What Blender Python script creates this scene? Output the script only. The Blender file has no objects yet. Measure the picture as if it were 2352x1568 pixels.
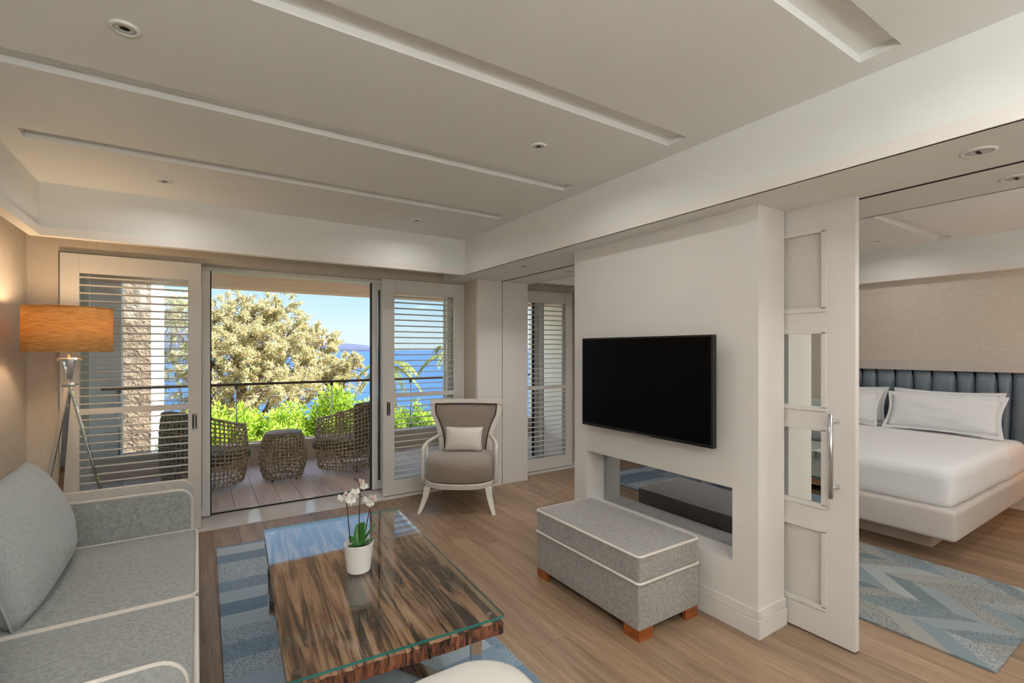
import bpy, bmesh, math, random
from mathutils import Vector, Matrix, noise as mnoise
random.seed(7)
sc = bpy.context.scene
COL = sc.collection
PI = math.pi

# ------------------------------------------------------------------ camera
FPX, YAW, HOR, EYE = 1108.0, math.radians(33.1), 803.0, 1.5
cam_d = bpy.data.cameras.new('camera'); cam = bpy.data.objects.new('camera', cam_d); COL.objects.link(cam)
cam_d.sensor_fit = 'HORIZONTAL'; cam_d.sensor_width = 36.0
cam_d.lens = FPX / 2352.0 * 36.0
cam_d.shift_y = (HOR - 784.0) / 2352.0
cam_d.clip_start = 0.05; cam_d.clip_end = 20000
cam.location = (0, 0, EYE); cam.rotation_euler = (PI / 2, 0, -YAW)
sc.camera = cam

# ------------------------------------------------------------------ world, sun, exposure
W = bpy.data.worlds.new('world'); sc.world = W; W.use_nodes = True
nt = W.node_tree; nt.nodes.clear()
tc = nt.nodes.new('ShaderNodeTexCoord'); sx = nt.nodes.new('ShaderNodeSeparateXYZ'); rp = nt.nodes.new('ShaderNodeValToRGB')
nt.links.new(tc.outputs['Generated'], sx.inputs[0]); nt.links.new(sx.outputs[2], rp.inputs[0])
stops = [(0.0, (.66, .76, .82, 1)), (.04, (.62, .77, .86, 1)), (.14, (.38, .64, .90, 1)), (.40, (.34, .56, .85, 1)), (1.0, (.15, .34, .72, 1))]
while len(rp.color_ramp.elements) < len(stops): rp.color_ramp.elements.new(.5)
for el, (pp, cc) in zip(rp.color_ramp.elements, stops): el.position = pp; el.color = cc
bg = nt.nodes.new('ShaderNodeBackground'); bg.inputs['Strength'].default_value = 0.78
wo = nt.nodes.new('ShaderNodeOutputWorld')
nt.links.new(rp.outputs[0], bg.inputs[0]); nt.links.new(bg.outputs[0], wo.inputs[0])
sun_d = bpy.data.lights.new('sun', 'SUN'); sun_d.energy = 11.5; sun_d.angle = math.radians(0.6); sun_d.color = (1.0, 0.96, 0.90)
sun = bpy.data.objects.new('sun', sun_d); COL.objects.link(sun)
sun.rotation_euler = Vector((0.62, -0.30, 0.72)).to_track_quat('Z', 'Y').to_euler()
sc.view_settings.view_transform = 'Standard'; sc.view_settings.look = 'None'
sc.view_settings.gamma = 1.0; sc.view_settings.use_curve_mapping = False
sc.view_settings.exposure = 0.72
LAMP_W = 2.6          # one recessed ceiling spot
FILL_W = 44.0            # one added fill light behind the camera, bounced off the ceiling
LAMP_COL = (1.0, 0.975, 0.95)

# ------------------------------------------------------------------ key dimensions (metres)
CEIL, SOF = 2.608, 2.256
XL, YW = -1.04, 4.86            # left wall, window wall (inner faces)
XH, YB, YN = 6.46, 5.24, -2.6   # headboard wall, outer face of window wall, wall behind the camera
BEAM0, BEAM1 = 2.268, 3.22
TVX0, TVX1, TVY0, TVY1 = 2.442, 2.695, 1.401, 2.86

# ------------------------------------------------------------------ materials
MATS = {}
def lin(r, g, b):
    f = lambda c: (c / 255) / 12.92 if c <= 10.3 else (((c / 255) + 0.055) / 1.055) ** 2.4
    return (f(r), f(g), f(b), 1)
class N:
    def __init__(s, name):
        s.m = bpy.data.materials.new(name); s.m.use_nodes = True
        s.t = s.m.node_tree; s.b = s.t.nodes['Principled BSDF']; s.o = s.t.nodes['Material Output']
        MATS[name] = s.m
    def n(s, typ, **kw):
        x = s.t.nodes.new('ShaderNode' + typ)
        for k, v in kw.items():
            if k in x.inputs: x.inputs[k].default_value = v
            else: setattr(x, k, v)
        return x
    def l(s, a, b): s.t.links.new(a, b)
    def coord(s, which='Object', scale=(1, 1, 1), rot=(0, 0, 0)):
        c = s.n('TexCoord'); m = s.n('Mapping'); m.inputs['Scale'].default_value = scale; m.inputs['Rotation'].default_value = rot
        s.l(c.outputs[which], m.inputs[0]); return m.outputs[0]
    def noise(s, vec, scale, detail=3, rough=0.5, dist=0):
        x = s.n('TexNoise', Scale=scale, Detail=detail, Roughness=rough, Distortion=dist); s.l(vec, x.inputs['Vector']); return x.outputs['Fac']
    def ramp(s, fac, stops, interp='LINEAR'):
        r = s.n('ValToRGB'); e = r.color_ramp.elements; r.color_ramp.interpolation = interp
        while len(e) < len(stops): e.new(0.5)
        for el, (p, c) in zip(e, stops): el.position = p; el.color = c
        s.l(fac, r.inputs[0]); return r.outputs[0]
    def mix(s, fac, a, b, typ='MIX'):
        x = s.n('MixRGB', blend_type=typ)
        for i, v in ((0, fac), (1, a), (2, b)):
            if hasattr(v, 'is_linked'): s.l(v, x.inputs[i])
            else: x.inputs[i].default_value = v
        return x.outputs[0]
    def math(s, op, a, b=0.0):
        x = s.n('Math', operation=op)
        for i, v in ((0, a), (1, b)):
            if hasattr(v, 'is_linked'): s.l(v, x.inputs[i])
            else: x.inputs[i].default_value = v
        return x.outputs[0]
    def bump(s, h, strength=0.2, dist=0.002):
        x = s.n('Bump', Strength=strength, Distance=dist); s.l(h, x.inputs['Height']); s.l(x.outputs[0], s.b.inputs['Normal'])
    def base(s, c):
        if hasattr(c, 'is_linked'): s.l(c, s.b.inputs['Base Color'])
        else: s.b.inputs['Base Color'].default_value = c
    def set(s, **kw):
        for k, v in kw.items(): s.b.inputs[k.replace('_', ' ')].default_value = v
        return s
def paint(name, col, rough=0.55, var=0.03):
    s = N(name); v = s.coord('Object'); f = s.noise(v, 2.5, 2)
    s.base(s.mix(f, tuple(c * (1 - var) for c in col[:3]) + (1,), tuple(min(1, c * (1 + var)) for c in col[:3]) + (1,)))
    s.set(Roughness=rough); s.bump(s.noise(v, 180, 2), 0.05, 0.001); return s.m
def metal(name, col, rough=0.12, aniso=0.0):
    s = N(name); v = s.coord('Object'); f = s.noise(v, 60, 2)
    s.base(col); s.set(Metallic=1.0); s.l(s.ramp(f, [(0, (rough * .7,) * 3 + (1,)), (1, (rough * 1.4,) * 3 + (1,))]), s.b.inputs['Roughness']); return s.m
def linen(name, c1, c2, fine=1.0, rough=0.9, sheen=0.25):
    s = N(name); a = s.coord('Object', (900 * fine, 60 * fine, 60 * fine)); b = s.coord('Object', (60 * fine, 900 * fine, 60 * fine)); c = s.coord('Object', (60 * fine, 60 * fine, 900 * fine))
    f = s.math('ADD', s.math('ADD', s.noise(a, 1, 2), s.noise(b, 1, 2)), s.noise(c, 1, 2))
    f = s.math('MULTIPLY', f, 0.3333)
    s.base(s.ramp(f, [(0.36, c1), (0.64, c2)])); s.set(Roughness=rough)
    s.b.inputs['Sheen Weight'].default_value = sheen; s.b.inputs['Sheen Roughness'].default_value = 0.5
    s.bump(f, 0.25, 0.0015); return s.m
def glass(name, tint=(0.93, 0.97, 0.95), refl=1.0, ior=1.5):
    s = N(name); s.t.nodes.remove(s.b)
    tr = s.n('BsdfTransparent'); tr.inputs[0].default_value = tint + (1,)
    gl = s.n('BsdfGlossy'); gl.inputs['Roughness'].default_value = 0.0
    lw = s.n('LayerWeight', Blend=0.5); mx = s.n('MixShader'); f0 = ((ior - 1) / (ior + 1)) ** 2     # Schlick, same from both faces
    sch = s.math('ADD', s.math('MULTIPLY', s.math('POWER', lw.outputs['Facing'], 5.0), 1 - f0), f0)
    s.l(s.math('MULTIPLY', sch, refl), mx.inputs[0]); s.l(tr.outputs[0], mx.inputs[1]); s.l(gl.outputs[0], mx.inputs[2]); s.l(mx.outputs[0], s.o.inputs[0]); return s.m

paint('wall_paint', (0.74, 0.71, 0.68), 0.6)
paint('ceiling_paint', (0.80, 0.805, 0.775), 0.7)
paint('door_paint', (0.69, 0.66, 0.63), 0.45)
paint('shutter_paint', (0.70, 0.675, 0.635), 0.5)
paint('frame_paint', (0.80, 0.79, 0.75), 0.4)
paint('trim_white', (0.80, 0.765, 0.72), 0.45)
paint('chair_lacquer', (0.72, 0.68, 0.61), 0.5, 0.12)
paint('pot_glaze', (0.84, 0.83, 0.80), 0.25, 0.01)
paint('black_gap', (0.012, 0.011, 0.010), 0.8)
paint('tv_bezel', (0.006, 0.006, 0.007), 0.35)
paint('bed_lacquer', (0.60, 0.54, 0.50), 0.5)
paint('plaster_white', (0.86, 0.84, 0.80), 0.8)
paint('kerb_stone', (0.62, 0.52, 0.42), 0.8, 0.1)
paint('cream_leather', (0.74, 0.71, 0.66), 0.42)
paint('marble', (0.70, 0.665, 0.63), 0.12, 0.06)
paint('rail_wood', (0.10, 0.05, 0.03), 0.5, 0.2)
paint('pebble', (0.10, 0.09, 0.07), 0.7, 0.5)
metal('chrome', (0.80, 0.81, 0.83, 1), 0.06)
metal('steel', (0.55, 0.56, 0.58, 1), 0.22)
metal('dark_steel', (0.10, 0.10, 0.11, 1), 0.35)
linen('sofa_linen', lin(124, 127, 124), lin(178, 180, 176))
linen('ottoman_linen', lin(124, 121, 118), lin(176, 172, 168))
linen('piping', lin(205, 198, 188), lin(226, 220, 212), 1.0, 0.8)
linen('back_cushion_linen', lin(150, 155, 154), lin(192, 196, 194))
linen('chair_velvet', lin(128, 113, 102), lin(158, 143, 131), 1.0, 0.75, 0.5)
linen('chair_trim', lin(44, 36, 32), lin(66, 56, 50), 1.0, 0.8)
linen('ivory_cloth', lin(210, 203, 192), lin(236, 230, 221), 1.4)
linen('bed_sheet', (0.82, 0.82, 0.83, 1), (0.87, 0.87, 0.88, 1), 2.0, 0.85, 0.1)
linen('outdoor_cushion', lin(96, 92, 78), lin(124, 118, 102))
linen('navy_cloth', lin(40, 42, 66), lin(58, 60, 86))

def wallpaper(name, c1, c2):
    s = N(name); a = s.coord('Object', (520, 520, 14)); b = s.coord('Object', (14, 14, 520)); g = s.coord('Object')
    f = s.math('MULTIPLY', s.math('ADD', s.noise(a, 1, 2), s.noise(b, 1, 2)), 0.5)
    s.base(s.mix(s.math('MULTIPLY', s.noise(g, 1.2, 2), 0.25), s.ramp(f, [(0.35, c1), (0.66, c2)]), c1)); s.set(Roughness=0.85); s.bump(f, 0.2, 0.001)
wallpaper('wallpaper', lin(200, 189, 174), lin(226, 217, 204))
wallpaper('wallpaper_bed', lin(200, 188, 172), lin(226, 215, 200))

def wood(name, dark, mid, light, along=1, rough=0.38, gap=None, grain=1.0):
    s = N(name); oi = s.n('ObjectInfo'); c = s.n('TexCoord')
    off = s.n('VectorMath', operation='SCALE'); off.inputs[0].default_value = (37.0, 91.0, 17.0); s.l(oi.outputs['Random'], off.inputs['Scale'])
    ad = s.n('VectorMath', operation='ADD'); s.l(c.outputs['Object'], ad.inputs[0]); s.l(off.outputs[0], ad.inputs[1])
    def m(sc_):
        q = [sc_[0], sc_[0], sc_[0]]; q[along] = sc_[1]
        x = s.n('Mapping'); x.inputs['Scale'].default_value = q; s.l(ad.outputs[0], x.inputs[0]); return x.outputs[0]
    f1 = s.noise(m((9 * grain, 0.7 * grain)), 1.0, 4, 0.6, 1.6); f2 = s.noise(m((150 * grain, 4 * grain)), 1.0, 2, 0.6)
    f = s.math('ADD', s.math('MULTIPLY', f1, 0.62), s.math('MULTIPLY', f2, 0.38))
    col = s.ramp(f, [(0.32, dark), (0.5, mid), (0.68, light)])
    hue = s.ramp(oi.outputs['Random'], [(0, (0.80, 0.80, 0.80, 1)), (0.5, (0.97, 0.97, 0.97, 1)), (1, (1.1, 1.08, 1.06, 1))])
    s.base(s.mix(1.0, col, hue, 'MULTIPLY')); s.set(Roughness=rough); s.bump(f, 0.12, 0.001)
    s.l(s.ramp(f2, [(0.2, (rough * 1.25,) * 3 + (1,)), (0.8, (rough * 0.85,) * 3 + (1,))]), s.b.inputs['Roughness'])
wood('oak_floor', lin(124, 99, 78), lin(154, 127, 102), lin(176, 150, 124))
wood('deck_board', lin(196, 178, 172), lin(216, 200, 195), lin(228, 214, 209), 1, 0.45)
wood('balcony_soffit_wood', lin(216, 168, 154), lin(234, 188, 176), lin(240, 200, 190), 0, 0.5)
wood('cherry_wood', lin(120, 58, 24), lin(156, 84, 40), lin(176, 104, 56), 0, 0.4)
wood('plinth_wood', lin(186, 172, 160), lin(200, 186, 174), lin(210, 198, 186), 1, 0.5)
wood('stool_top_wood', lin(120, 104, 90), lin(146, 130, 114), lin(164, 150, 134), 0, 0.5)

s = N('reclaimed_wood')                      # cracked old timber of the coffee table
oi = s.n('ObjectInfo'); c = s.n('TexCoord'); off = s.n('VectorMath', operation='SCALE'); off.inputs[0].default_value = (13, 29, 7); s.l(oi.outputs['Random'], off.inputs['Scale'])
ad = s.n('VectorMath', operation='ADD'); s.l(c.outputs['Object'], ad.inputs[0]); s.l(off.outputs[0], ad.inputs[1])
mp = s.n('Mapping'); mp.inputs['Scale'].default_value = (24, 1.7, 24); s.l(ad.outputs[0], mp.inputs[0])
mp2 = s.n('Mapping'); mp2.inputs['Scale'].default_value = (6, 1.2, 6); s.l(ad.outputs[0], mp2.inputs[0])
f1 = s.noise(mp.outputs[0], 1.0, 4, 0.60, 0.9); f2 = s.noise(mp2.outputs[0], 1.0, 3, 0.5, 0.6)
crk = s.ramp(f1, [(0.42, (0.010, 0.007, 0.006, 1)), (0.465, (0.11, 0.05, 0.028, 1)), (0.54, (0.40, 0.21, 0.12, 1)), (0.72, (0.60, 0.40, 0.26, 1))])
s.base(s.mix(s.math('MULTIPLY', f2, 0.30), crk, (0.34, 0.19, 0.11, 1))); s.set(Roughness=0.6); s.bump(f1, 0.9, 0.012)
s = N('reclaimed_end_grain'); v = s.coord('Object', (55, 55, 14)); f = s.noise(v, 1.0, 4, 0.6, 1.0)
s.base(s.ramp(f, [(0.38, (0.015, 0.008, 0.005, 1)), (0.5, (0.17, 0.055, 0.025, 1)), (0.7, (0.34, 0.13, 0.06, 1))])); s.set(Roughness=0.65); s.bump(f, 0.9, 0.01)

s = N('lamp_shade_linen'); a = s.coord('Object', (14, 14, 190)); f = s.noise(a, 1, 3, 0.6, 0.4)
col = s.ramp(f, [(0.3, lin(186, 140, 74)), (0.7, lin(234, 196, 132))]); s.base(col); s.set(Roughness=0.9); s.bump(f, 0.4, 0.002)
tl = s.n('BsdfTranslucent'); s.l(col, tl.inputs[0]); mx = s.n('MixShader'); mx.inputs[0].default_value = 0.35
s.l(s.b.outputs[0], mx.inputs[1]); s.l(tl.outputs[0], mx.inputs[2]); s.l(mx.outputs[0], s.o.inputs[0])

glass('pane_glass', (0.975, 0.992, 0.987))
glass('table_glass', (0.965, 0.985, 0.975), 1.6, 1.52)
s = N('glass_edge_green'); v = s.coord('Object'); s.base(s.mix(s.noise(v, 8, 1), (0.02, 0.16, 0.14, 1), (0.05, 0.28, 0.25, 1))); s.set(Roughness=0.08); s.b.inputs['Transmission Weight'].default_value = 0.35
s = N('mirror'); s.base((0.86, 0.885, 0.87, 1)); s.set(Metallic=1.0, Roughness=0.01)
v = s.coord('Object'); s.l(s.ramp(s.noise(v, 3, 1), [(0, (0.004,) * 3 + (1,)), (1, (0.02,) * 3 + (1,))]), s.b.inputs['Roughness'])
s = N('smoked_mirror'); s.set(Metallic=1.0, Roughness=0.02); v = s.coord('Object'); s.base(s.mix(s.noise(v, 2, 1), (0.42, 0.42, 0.43, 1), (0.46, 0.46, 0.47, 1)))
s = N('screen_black'); v = s.coord('Object'); s.base(s.mix(s.noise(v, 3, 1), (0.0015, 0.0015, 0.0017, 1), (0.002, 0.002, 0.0023, 1))); s.set(Roughness=0.28); s.b.inputs['Specular IOR Level'].default_value = 0.08
s = N('blue_leather'); v = s.coord('Object'); s.base(s.mix(s.noise(v, 6, 2), lin(106, 117, 130), lin(126, 138, 150))); s.set(Roughness=0.34); s.bump(s.noise(v, 400, 2), 0.15, 0.0008)
s = N('rattan'); v = s.coord('Object'); s.base(s.ramp(s.noise(v, 38, 2), [(0.3, lin(124, 108, 84)), (0.7, lin(204, 186, 156))])); s.set(Roughness=0.6)
s = N('louvre_screen'); v = s.coord('Object'); s.base(s.mix(s.noise(v, 120, 2), (0.66, 0.625, 0.58, 1), (0.74, 0.705, 0.66, 1))); s.set(Roughness=0.7)
vo = s.n('TexVoronoi', Scale=260); s.l(v, vo.inputs['Vector']); s.bump(vo.outputs['Distance'], 0.7, 0.003)
s = N('rough_stone'); v = s.coord('Object'); vo = s.n('TexVoronoi', Scale=7); s.l(v, vo.inputs['Vector'])
s.base(s.mix(s.noise(v, 14, 4), lin(120, 98, 80), lin(186, 162, 140))); s.set(Roughness=0.95); s.bump(s.math('ADD', s.noise(v, 26, 4), vo.outputs['Distance']), 0.8, 0.03)

def rug_mat(name, w, h, stops, spec, slope=0.6):
    s = N(name); c = s.n('TexCoord'); sp = s.n('SeparateXYZ'); s.l(c.outputs['Object'], sp.inputs[0])
    u = s.math('DIVIDE', s.math('ADD', sp.outputs[0], 10.0), w); iu = s.math('FLOOR', u); fu = s.math('SUBTRACT', u, iu)
    odd = s.math('SUBTRACT', s.math('MULTIPLY', s.math('MODULO', iu, 2.0), 2.0), 1.0)
    sv = s.math('ADD', s.math('DIVIDE', s.math('ADD', sp.outputs[1], 20.0), h), s.math('MULTIPLY', s.math('MULTIPLY', fu, odd), slope * w / h))
    iv = s.math('FLOOR', sv); cb = s.n('CombineXYZ'); s.l(iu, cb.inputs[0]); s.l(iv, cb.inputs[1])
    wn = s.n('TexWhiteNoise', noise_dimensions='2D'); s.l(cb.outputs[0], wn.inputs['Vector'])
    v = c.outputs['Object']; sp1 = s.noise(v, 110, 3, 0.8); big = s.noise(v, 9, 3)
    basec = s.ramp(wn.outputs['Value'], stops, 'CONSTANT')
    # some blocks carry a dark fleck
    wn2 = s.math('GREATER_THAN', s.math('FRACT', s.math('MULTIPLY', wn.outputs['Value'], 7.3)), 0.48)
    fl = s.math('MULTIPLY', s.math('GREATER_THAN', sp1, 0.53), s.math('MULTIPLY', wn2, 0.75))
    col = s.mix(fl, basec, spec); col = s.mix(s.math('MULTIPLY', big, 0.35), col, stops[len(stops) // 2][1])
    s.base(col); s.set(Roughness=0.95); s.b.inputs['Sheen Weight'].default_value = 0.2
    s.bump(s.math('ADD', sp1, s.math('MULTIPLY', wn2, 0.4)), 0.6, 0.008)
rug_mat('rug_blue', 0.62, 0.155, [(0, lin(180, 196, 208)), (0.3, lin(134, 160, 182)), (0.5, lin(160, 182, 198)), (0.7, lin(104, 134, 160)), (0.85, lin(184, 198, 208))], lin(62, 90, 118), 0.06)
rug_mat('rug_teal', 0.26, 0.15, [(0, lin(158, 162, 162)), (0.24, lin(112, 128, 136)), (0.46, lin(134, 144, 148)), (0.66, lin(86, 106, 110)), (0.84, lin(150, 146, 138))], lin(40, 54, 56), 1.05)

def leaf(name, stops, trans=0.45):
    s = N(name); g = s.n('NewGeometry'); v = s.coord('Object'); f = s.math('ADD', s.math('MULTIPLY', g.outputs['Random Per Island'], 0.6), s.math('MULTIPLY', s.noise(v, 1.1, 3), 0.4))
    col = s.ramp(f, stops); s.base(col); s.set(Roughness=0.6)
    tl = s.n('BsdfTranslucent'); s.l(col, tl.inputs[0]); mx = s.n('MixShader'); mx.inputs[0].default_value = trans
    s.l(s.b.outputs[0], mx.inputs[1]); s.l(tl.outputs[0], mx.inputs[2]); s.l(mx.outputs[0], s.o.inputs[0])
leaf('tamarisk_leaf', [(0.2, lin(150, 156, 112)), (0.4, lin(188, 190, 138)), (0.55, lin(218, 206, 166)), (0.68, lin(226, 196, 164)), (0.85, lin(172, 184, 130))], 0.5)
leaf('shrub_leaf', [(0.2, lin(96, 142, 40)), (0.5, lin(172, 200, 64)), (0.8, lin(214, 226, 104))], 0.45)
leaf('palm_leaf', [(0.2, lin(110, 128, 70)), (0.5, lin(160, 168, 96)), (0.8, lin(206, 196, 124))], 0.4)
s = N('orchid_leaf'); v = s.coord('Object'); s.base(s.mix(s.noise(v, 25, 2), (0.02, 0.11, 0.02, 1), (0.06, 0.24, 0.03, 1))); s.set(Roughness=0.3)
s = N('orchid_petal'); v = s.coord('Object'); s.base(s.mix(s.noise(v, 60, 2), (0.78, 0.76, 0.70, 1), (0.88, 0.87, 0.84, 1))); s.set(Roughness=0.6); s.b.inputs['Subsurface Weight'].default_value = 0.1
s = N('orchid_lip'); v = s.coord('Object'); s.base(s.mix(s.noise(v, 200, 2), (0.45, 0.06, 0.12, 1), (0.8, 0.55, 0.45, 1)))
s = N('orchid_stem'); v = s.coord('Object'); s.base(s.mix(s.noise(v, 40, 2), (0.05, 0.025, 0.02, 1), (0.10, 0.06, 0.035, 1))); s.set(Roughness=0.6)
s = N('bark'); v = s.coord('Object', (6, 6, 1.5)); s.base(s.mix(s.noise(v, 6, 4), lin(84, 68, 54), lin(136, 116, 96))); s.set(Roughness=0.95)
s = N('sea_water'); v = s.coord('Object', (0.02, 0.06, 1)); f = s.noise(v, 1, 4); s.base(s.mix(f, (0.022, 0.075, 0.20, 1), (0.04, 0.115, 0.26, 1))); s.set(Roughness=0.45)
v2 = s.coord('Object', (0.25, 0.7, 1)); s.bump(s.noise(v2, 1, 3), 0.5, 0.5)
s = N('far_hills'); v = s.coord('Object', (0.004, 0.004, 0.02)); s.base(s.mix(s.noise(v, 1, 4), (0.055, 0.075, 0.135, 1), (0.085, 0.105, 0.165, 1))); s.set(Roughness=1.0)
s = N('dry_soil'); v = s.coord('Object'); s.base(s.mix(s.noise(v, 1.5, 5), lin(96, 92, 58), lin(150, 134, 98))); s.set(Roughness=1.0)
s = N('lamp_bulb'); s.base((1, 0.85, 0.6, 1)); s.b.inputs['Emission Color'].default_value = (1, 0.72, 0.40, 1); s.b.inputs['Emission Strength'].default_value = 4.0
s = N('spot_lens'); s.base((0.55, 0.55, 0.54, 1)); s.set(Roughness=0.3)

# ------------------------------------------------------------------ mesh builder
class MB:
    def __init__(s): s.v = []; s.f = []; s.mi = []; s.cur = 0
    def add(s, vs, fs):
        o = len(s.v); s.v += [tuple(p) for p in vs]; s.f += [tuple(i + o for i in q) for q in fs]; s.mi += [s.cur] * len(fs); return s
    def box(s, x0, x1, y0, y1, z0, z1):
        return s.add([(x0, y0, z0), (x1, y0, z0), (x1, y1, z0), (x0, y1, z0), (x0, y0, z1), (x1, y0, z1), (x1, y1, z1), (x0, y1, z1)],
                     [(0, 3, 2, 1), (4, 5, 6, 7), (0, 1, 5, 4), (1, 2, 6, 5), (2, 3, 7, 6), (3, 0, 4, 7)])
    def obox(s, M, sx, sy, sz):
        vs = [M @ Vector((a * sx / 2, b * sy / 2, c * sz / 2)) for c in (-1, 1) for a, b in ((-1, -1), (1, -1), (1, 1), (-1, 1))]
        return s.add(vs, [(0, 3, 2, 1), (4, 5, 6, 7), (0, 1, 5, 4), (1, 2, 6, 5), (2, 3, 7, 6), (3, 0, 4, 7)])
    def bar(s, a, b, w, t, up=(0, 0, 1)):
        a, b = Vector(a), Vector(b); d = (b - a); L = d.length; d.normalize(); up = Vector(up)
        x = d.cross(up); x = x.normalized() if x.length > 1e-5 else Vector((1, 0, 0)); z = x.cross(d)
        M = Matrix((x, d, z)).transposed().to_4x4(); M.translation = (a + b) / 2
        return s.obox(M, w, L, t)
    def tube(s, pts, r, seg=8, closed=False, caps=True):
        pts = [Vector(p) for p in pts]; n = len(pts); rs = r if isinstance(r, (list, tuple)) else [r] * n
        vs = []; prev = None
        for i, p in enumerate(pts):
            if closed: d = pts[(i + 1) % n] - pts[i - 1]
            else: d = pts[min(i + 1, n - 1)] - pts[max(i - 1, 0)]
            d = d.normalized() if d.length > 1e-9 else Vector((0, 0, 1))
            if prev is None:
                a = Vector((0, 0, 1)) if abs(d.z) < 0.9 else Vector((1, 0, 0)); x = d.cross(a).normalized()
            else:
                x = prev - d * prev.dot(d); x = x.normalized() if x.length > 1e-6 else d.orthogonal().normalized()
            prev = x; y = d.cross(x)
            vs += [p + (x * math.cos(2 * PI * k / seg) + y * math.sin(2 * PI * k / seg)) * rs[i] for k in range(seg)]
        fs = []
        for i in range(n if closed else n - 1):
            j = (i + 1) % n
            for k in range(seg): fs.append((i * seg + k, i * seg + (k + 1) % seg, j * seg + (k + 1) % seg, j * seg + k))
        if caps and not closed: fs += [tuple(range(seg))[::-1], tuple((n - 1) * seg + k for k in range(seg))]
        return s.add(vs, fs)
    def lathe(s, prof, seg=32, c=(0, 0, 0), cap0=True, cap1=True):
        vs = []; n = len(prof)
        for r, z in prof: vs += [(c[0] + r * math.cos(2 * PI * k / seg), c[1] + r * math.sin(2 * PI * k / seg), c[2] + z) for k in range(seg)]
        fs = [(i * seg + k, i * seg + (k + 1) % seg, (i + 1) * seg + (k + 1) % seg, (i + 1) * seg + k) for i in range(n - 1) for k in range(seg)]
        if cap0: fs.append(tuple(range(seg))[::-1])
        if cap1: fs.append(tuple((n - 1) * seg + k for k in range(seg)))
        return s.add(vs, fs)
    def prism(s, poly, h0, h1, axis='z'):
        mp = {'z': lambda a, b, h: (a, b, h), 'y': lambda a, b, h: (a, h, b), 'x': lambda a, b, h: (h, a, b)}[axis]
        n = len(poly); vs = [mp(a, b, h0) for a, b in poly] + [mp(a, b, h1) for a, b in poly]
        fs = [(i, (i + 1) % n, n + (i + 1) % n, n + i) for i in range(n)] + [tuple(range(n))[::-1], tuple(range(n, 2 * n))]
        return s.add(vs, fs)
    def rbox(s, cx, cy, cz, sx, sy, sz, r, n=8, crown=0.0, side=0.0, fn=None):
        # soft box: rounded edges of radius r, domed top (crown) and bulging sides
        t = sorted(set([-1, 1] + [-1 + 2 * i / n for i in range(n + 1)]))
        def axis(L):
            a = [-L / 2 + r * (1 - math.cos(k * PI / 8)) for k in range(5)]
            m = [-L / 2 + r + (L - 2 * r) * k / n for k in range(1, n)]
            return a + m + [-q for q in a[::-1]]
        AX = [axis(sx), axis(sy), axis(sz)]; H = (sx / 2, sy / 2, sz / 2); vs = []; fs = []; idx = {}
        def put(p):
            k = tuple(round(q, 5) for q in p)
            if k in idx: return idx[k]
            q = [max(-H[i] + r, min(H[i] - r, p[i])) for i in range(3)]; d = Vector([p[i] - q[i] for i in range(3)])
            o = Vector(q) + (d.normalized() * r if d.length > 1e-9 else Vector())
            u = [o[i] / H[i] for i in range(3)]
            if crown and o.z > 0: o.z += crown * (1 - u[0] ** 2) * (1 - u[1] ** 2) * max(0, u[2]) 
            if side: o.x += side * u[0] * (1 - u[1] ** 2) * (1 - u[2] ** 2); o.y += side * u[1] * (1 - u[0] ** 2) * (1 - u[2] ** 2)
            if fn: o = fn(o, u)
            idx[k] = len(vs); vs.append((o[0] + cx, o[1] + cy, o[2] + cz)); return idx[k]
        for ax in range(3):
            A, B_ = AX[(ax + 1) % 3], AX[(ax + 2) % 3]
            for sg in (-1, 1):
                for i in range(len(A) - 1):
                    for j in range(len(B_) - 1):
                        q = []
                        for a, b in ((A[i], B_[j]), (A[i + 1], B_[j]), (A[i + 1], B_[j + 1]), (A[i], B_[j + 1])):
                            p = [0, 0, 0]; p[ax] = sg * H[ax]; p[(ax + 1) % 3] = a; p[(ax + 2) % 3] = b; q.append(put(p))
                        if len(set(q)) == 4: fs.append(tuple(q if sg > 0 else q[::-1]))
        return s.add(vs, fs)
    def pillow(s, M, w, h, t, n=16, pinch=0.06, crease=0.0):
        vs = []; fs = []
        for sd in (1, -1):
            o = len(vs)
            for i in range(n + 1):
                for j in range(n + 1):
                    u = -1 + 2 * i / n; v = -1 + 2 * j / n
                    k = max(0, (1 - u * u)) ** 0.42 * max(0, (1 - v * v)) ** 0.42
                    x = u * w / 2 * (1 - pinch * (1 - v * v) * 1.0 + 0.0); y = v * h / 2 * (1 - pinch * (1 - u * u))
                    z = sd * t / 2 * k + crease * mnoise.noise(Vector((u * 2.1, v * 2.3, sd * 3.7))) * k
                    vs.append(M @ Vector((x, y, z)))
            for i in range(n):
                for j in range(n):
                    a = o + i * (n + 1) + j; q = (a, a + n + 1, a + n + 2, a + 1); fs.append(q if sd > 0 else q[::-1])
        return s.add(vs, fs)
    def build(s, name, mats, parent=None, smooth=False, bevel=0.0, bseg=2, loc=None, rot=None, weld=False):
        me = bpy.data.meshes.new(name); me.from_pydata(s.v, [], s.f)
        if isinstance(mats, str): mats = [mats]
        for m in mats: me.materials.append(MATS[m])
        if len(mats) > 1: me.polygons.foreach_set('material_index', s.mi)
        if weld or bevel:
            bm = bmesh.new(); bm.from_mesh(me)
            if weld: bmesh.ops.remove_doubles(bm, verts=bm.verts, dist=1e-5)
            if bevel:
                e = [x for x in bm.edges if len(x.link_faces) == 2 and x.calc_face_angle(0) > 0.5]
                bmesh.ops.bevel(bm, geom=e, offset=bevel, segments=bseg, affect='EDGES', profile=0.6)
            bm.to_mesh(me); bm.free()
        me.update()
        if smooth: me.polygons.foreach_set('use_smooth', [True] * len(me.polygons))
        o = bpy.data.objects.new(name, me); COL.objects.link(o)
        if loc: o.location = loc
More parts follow.
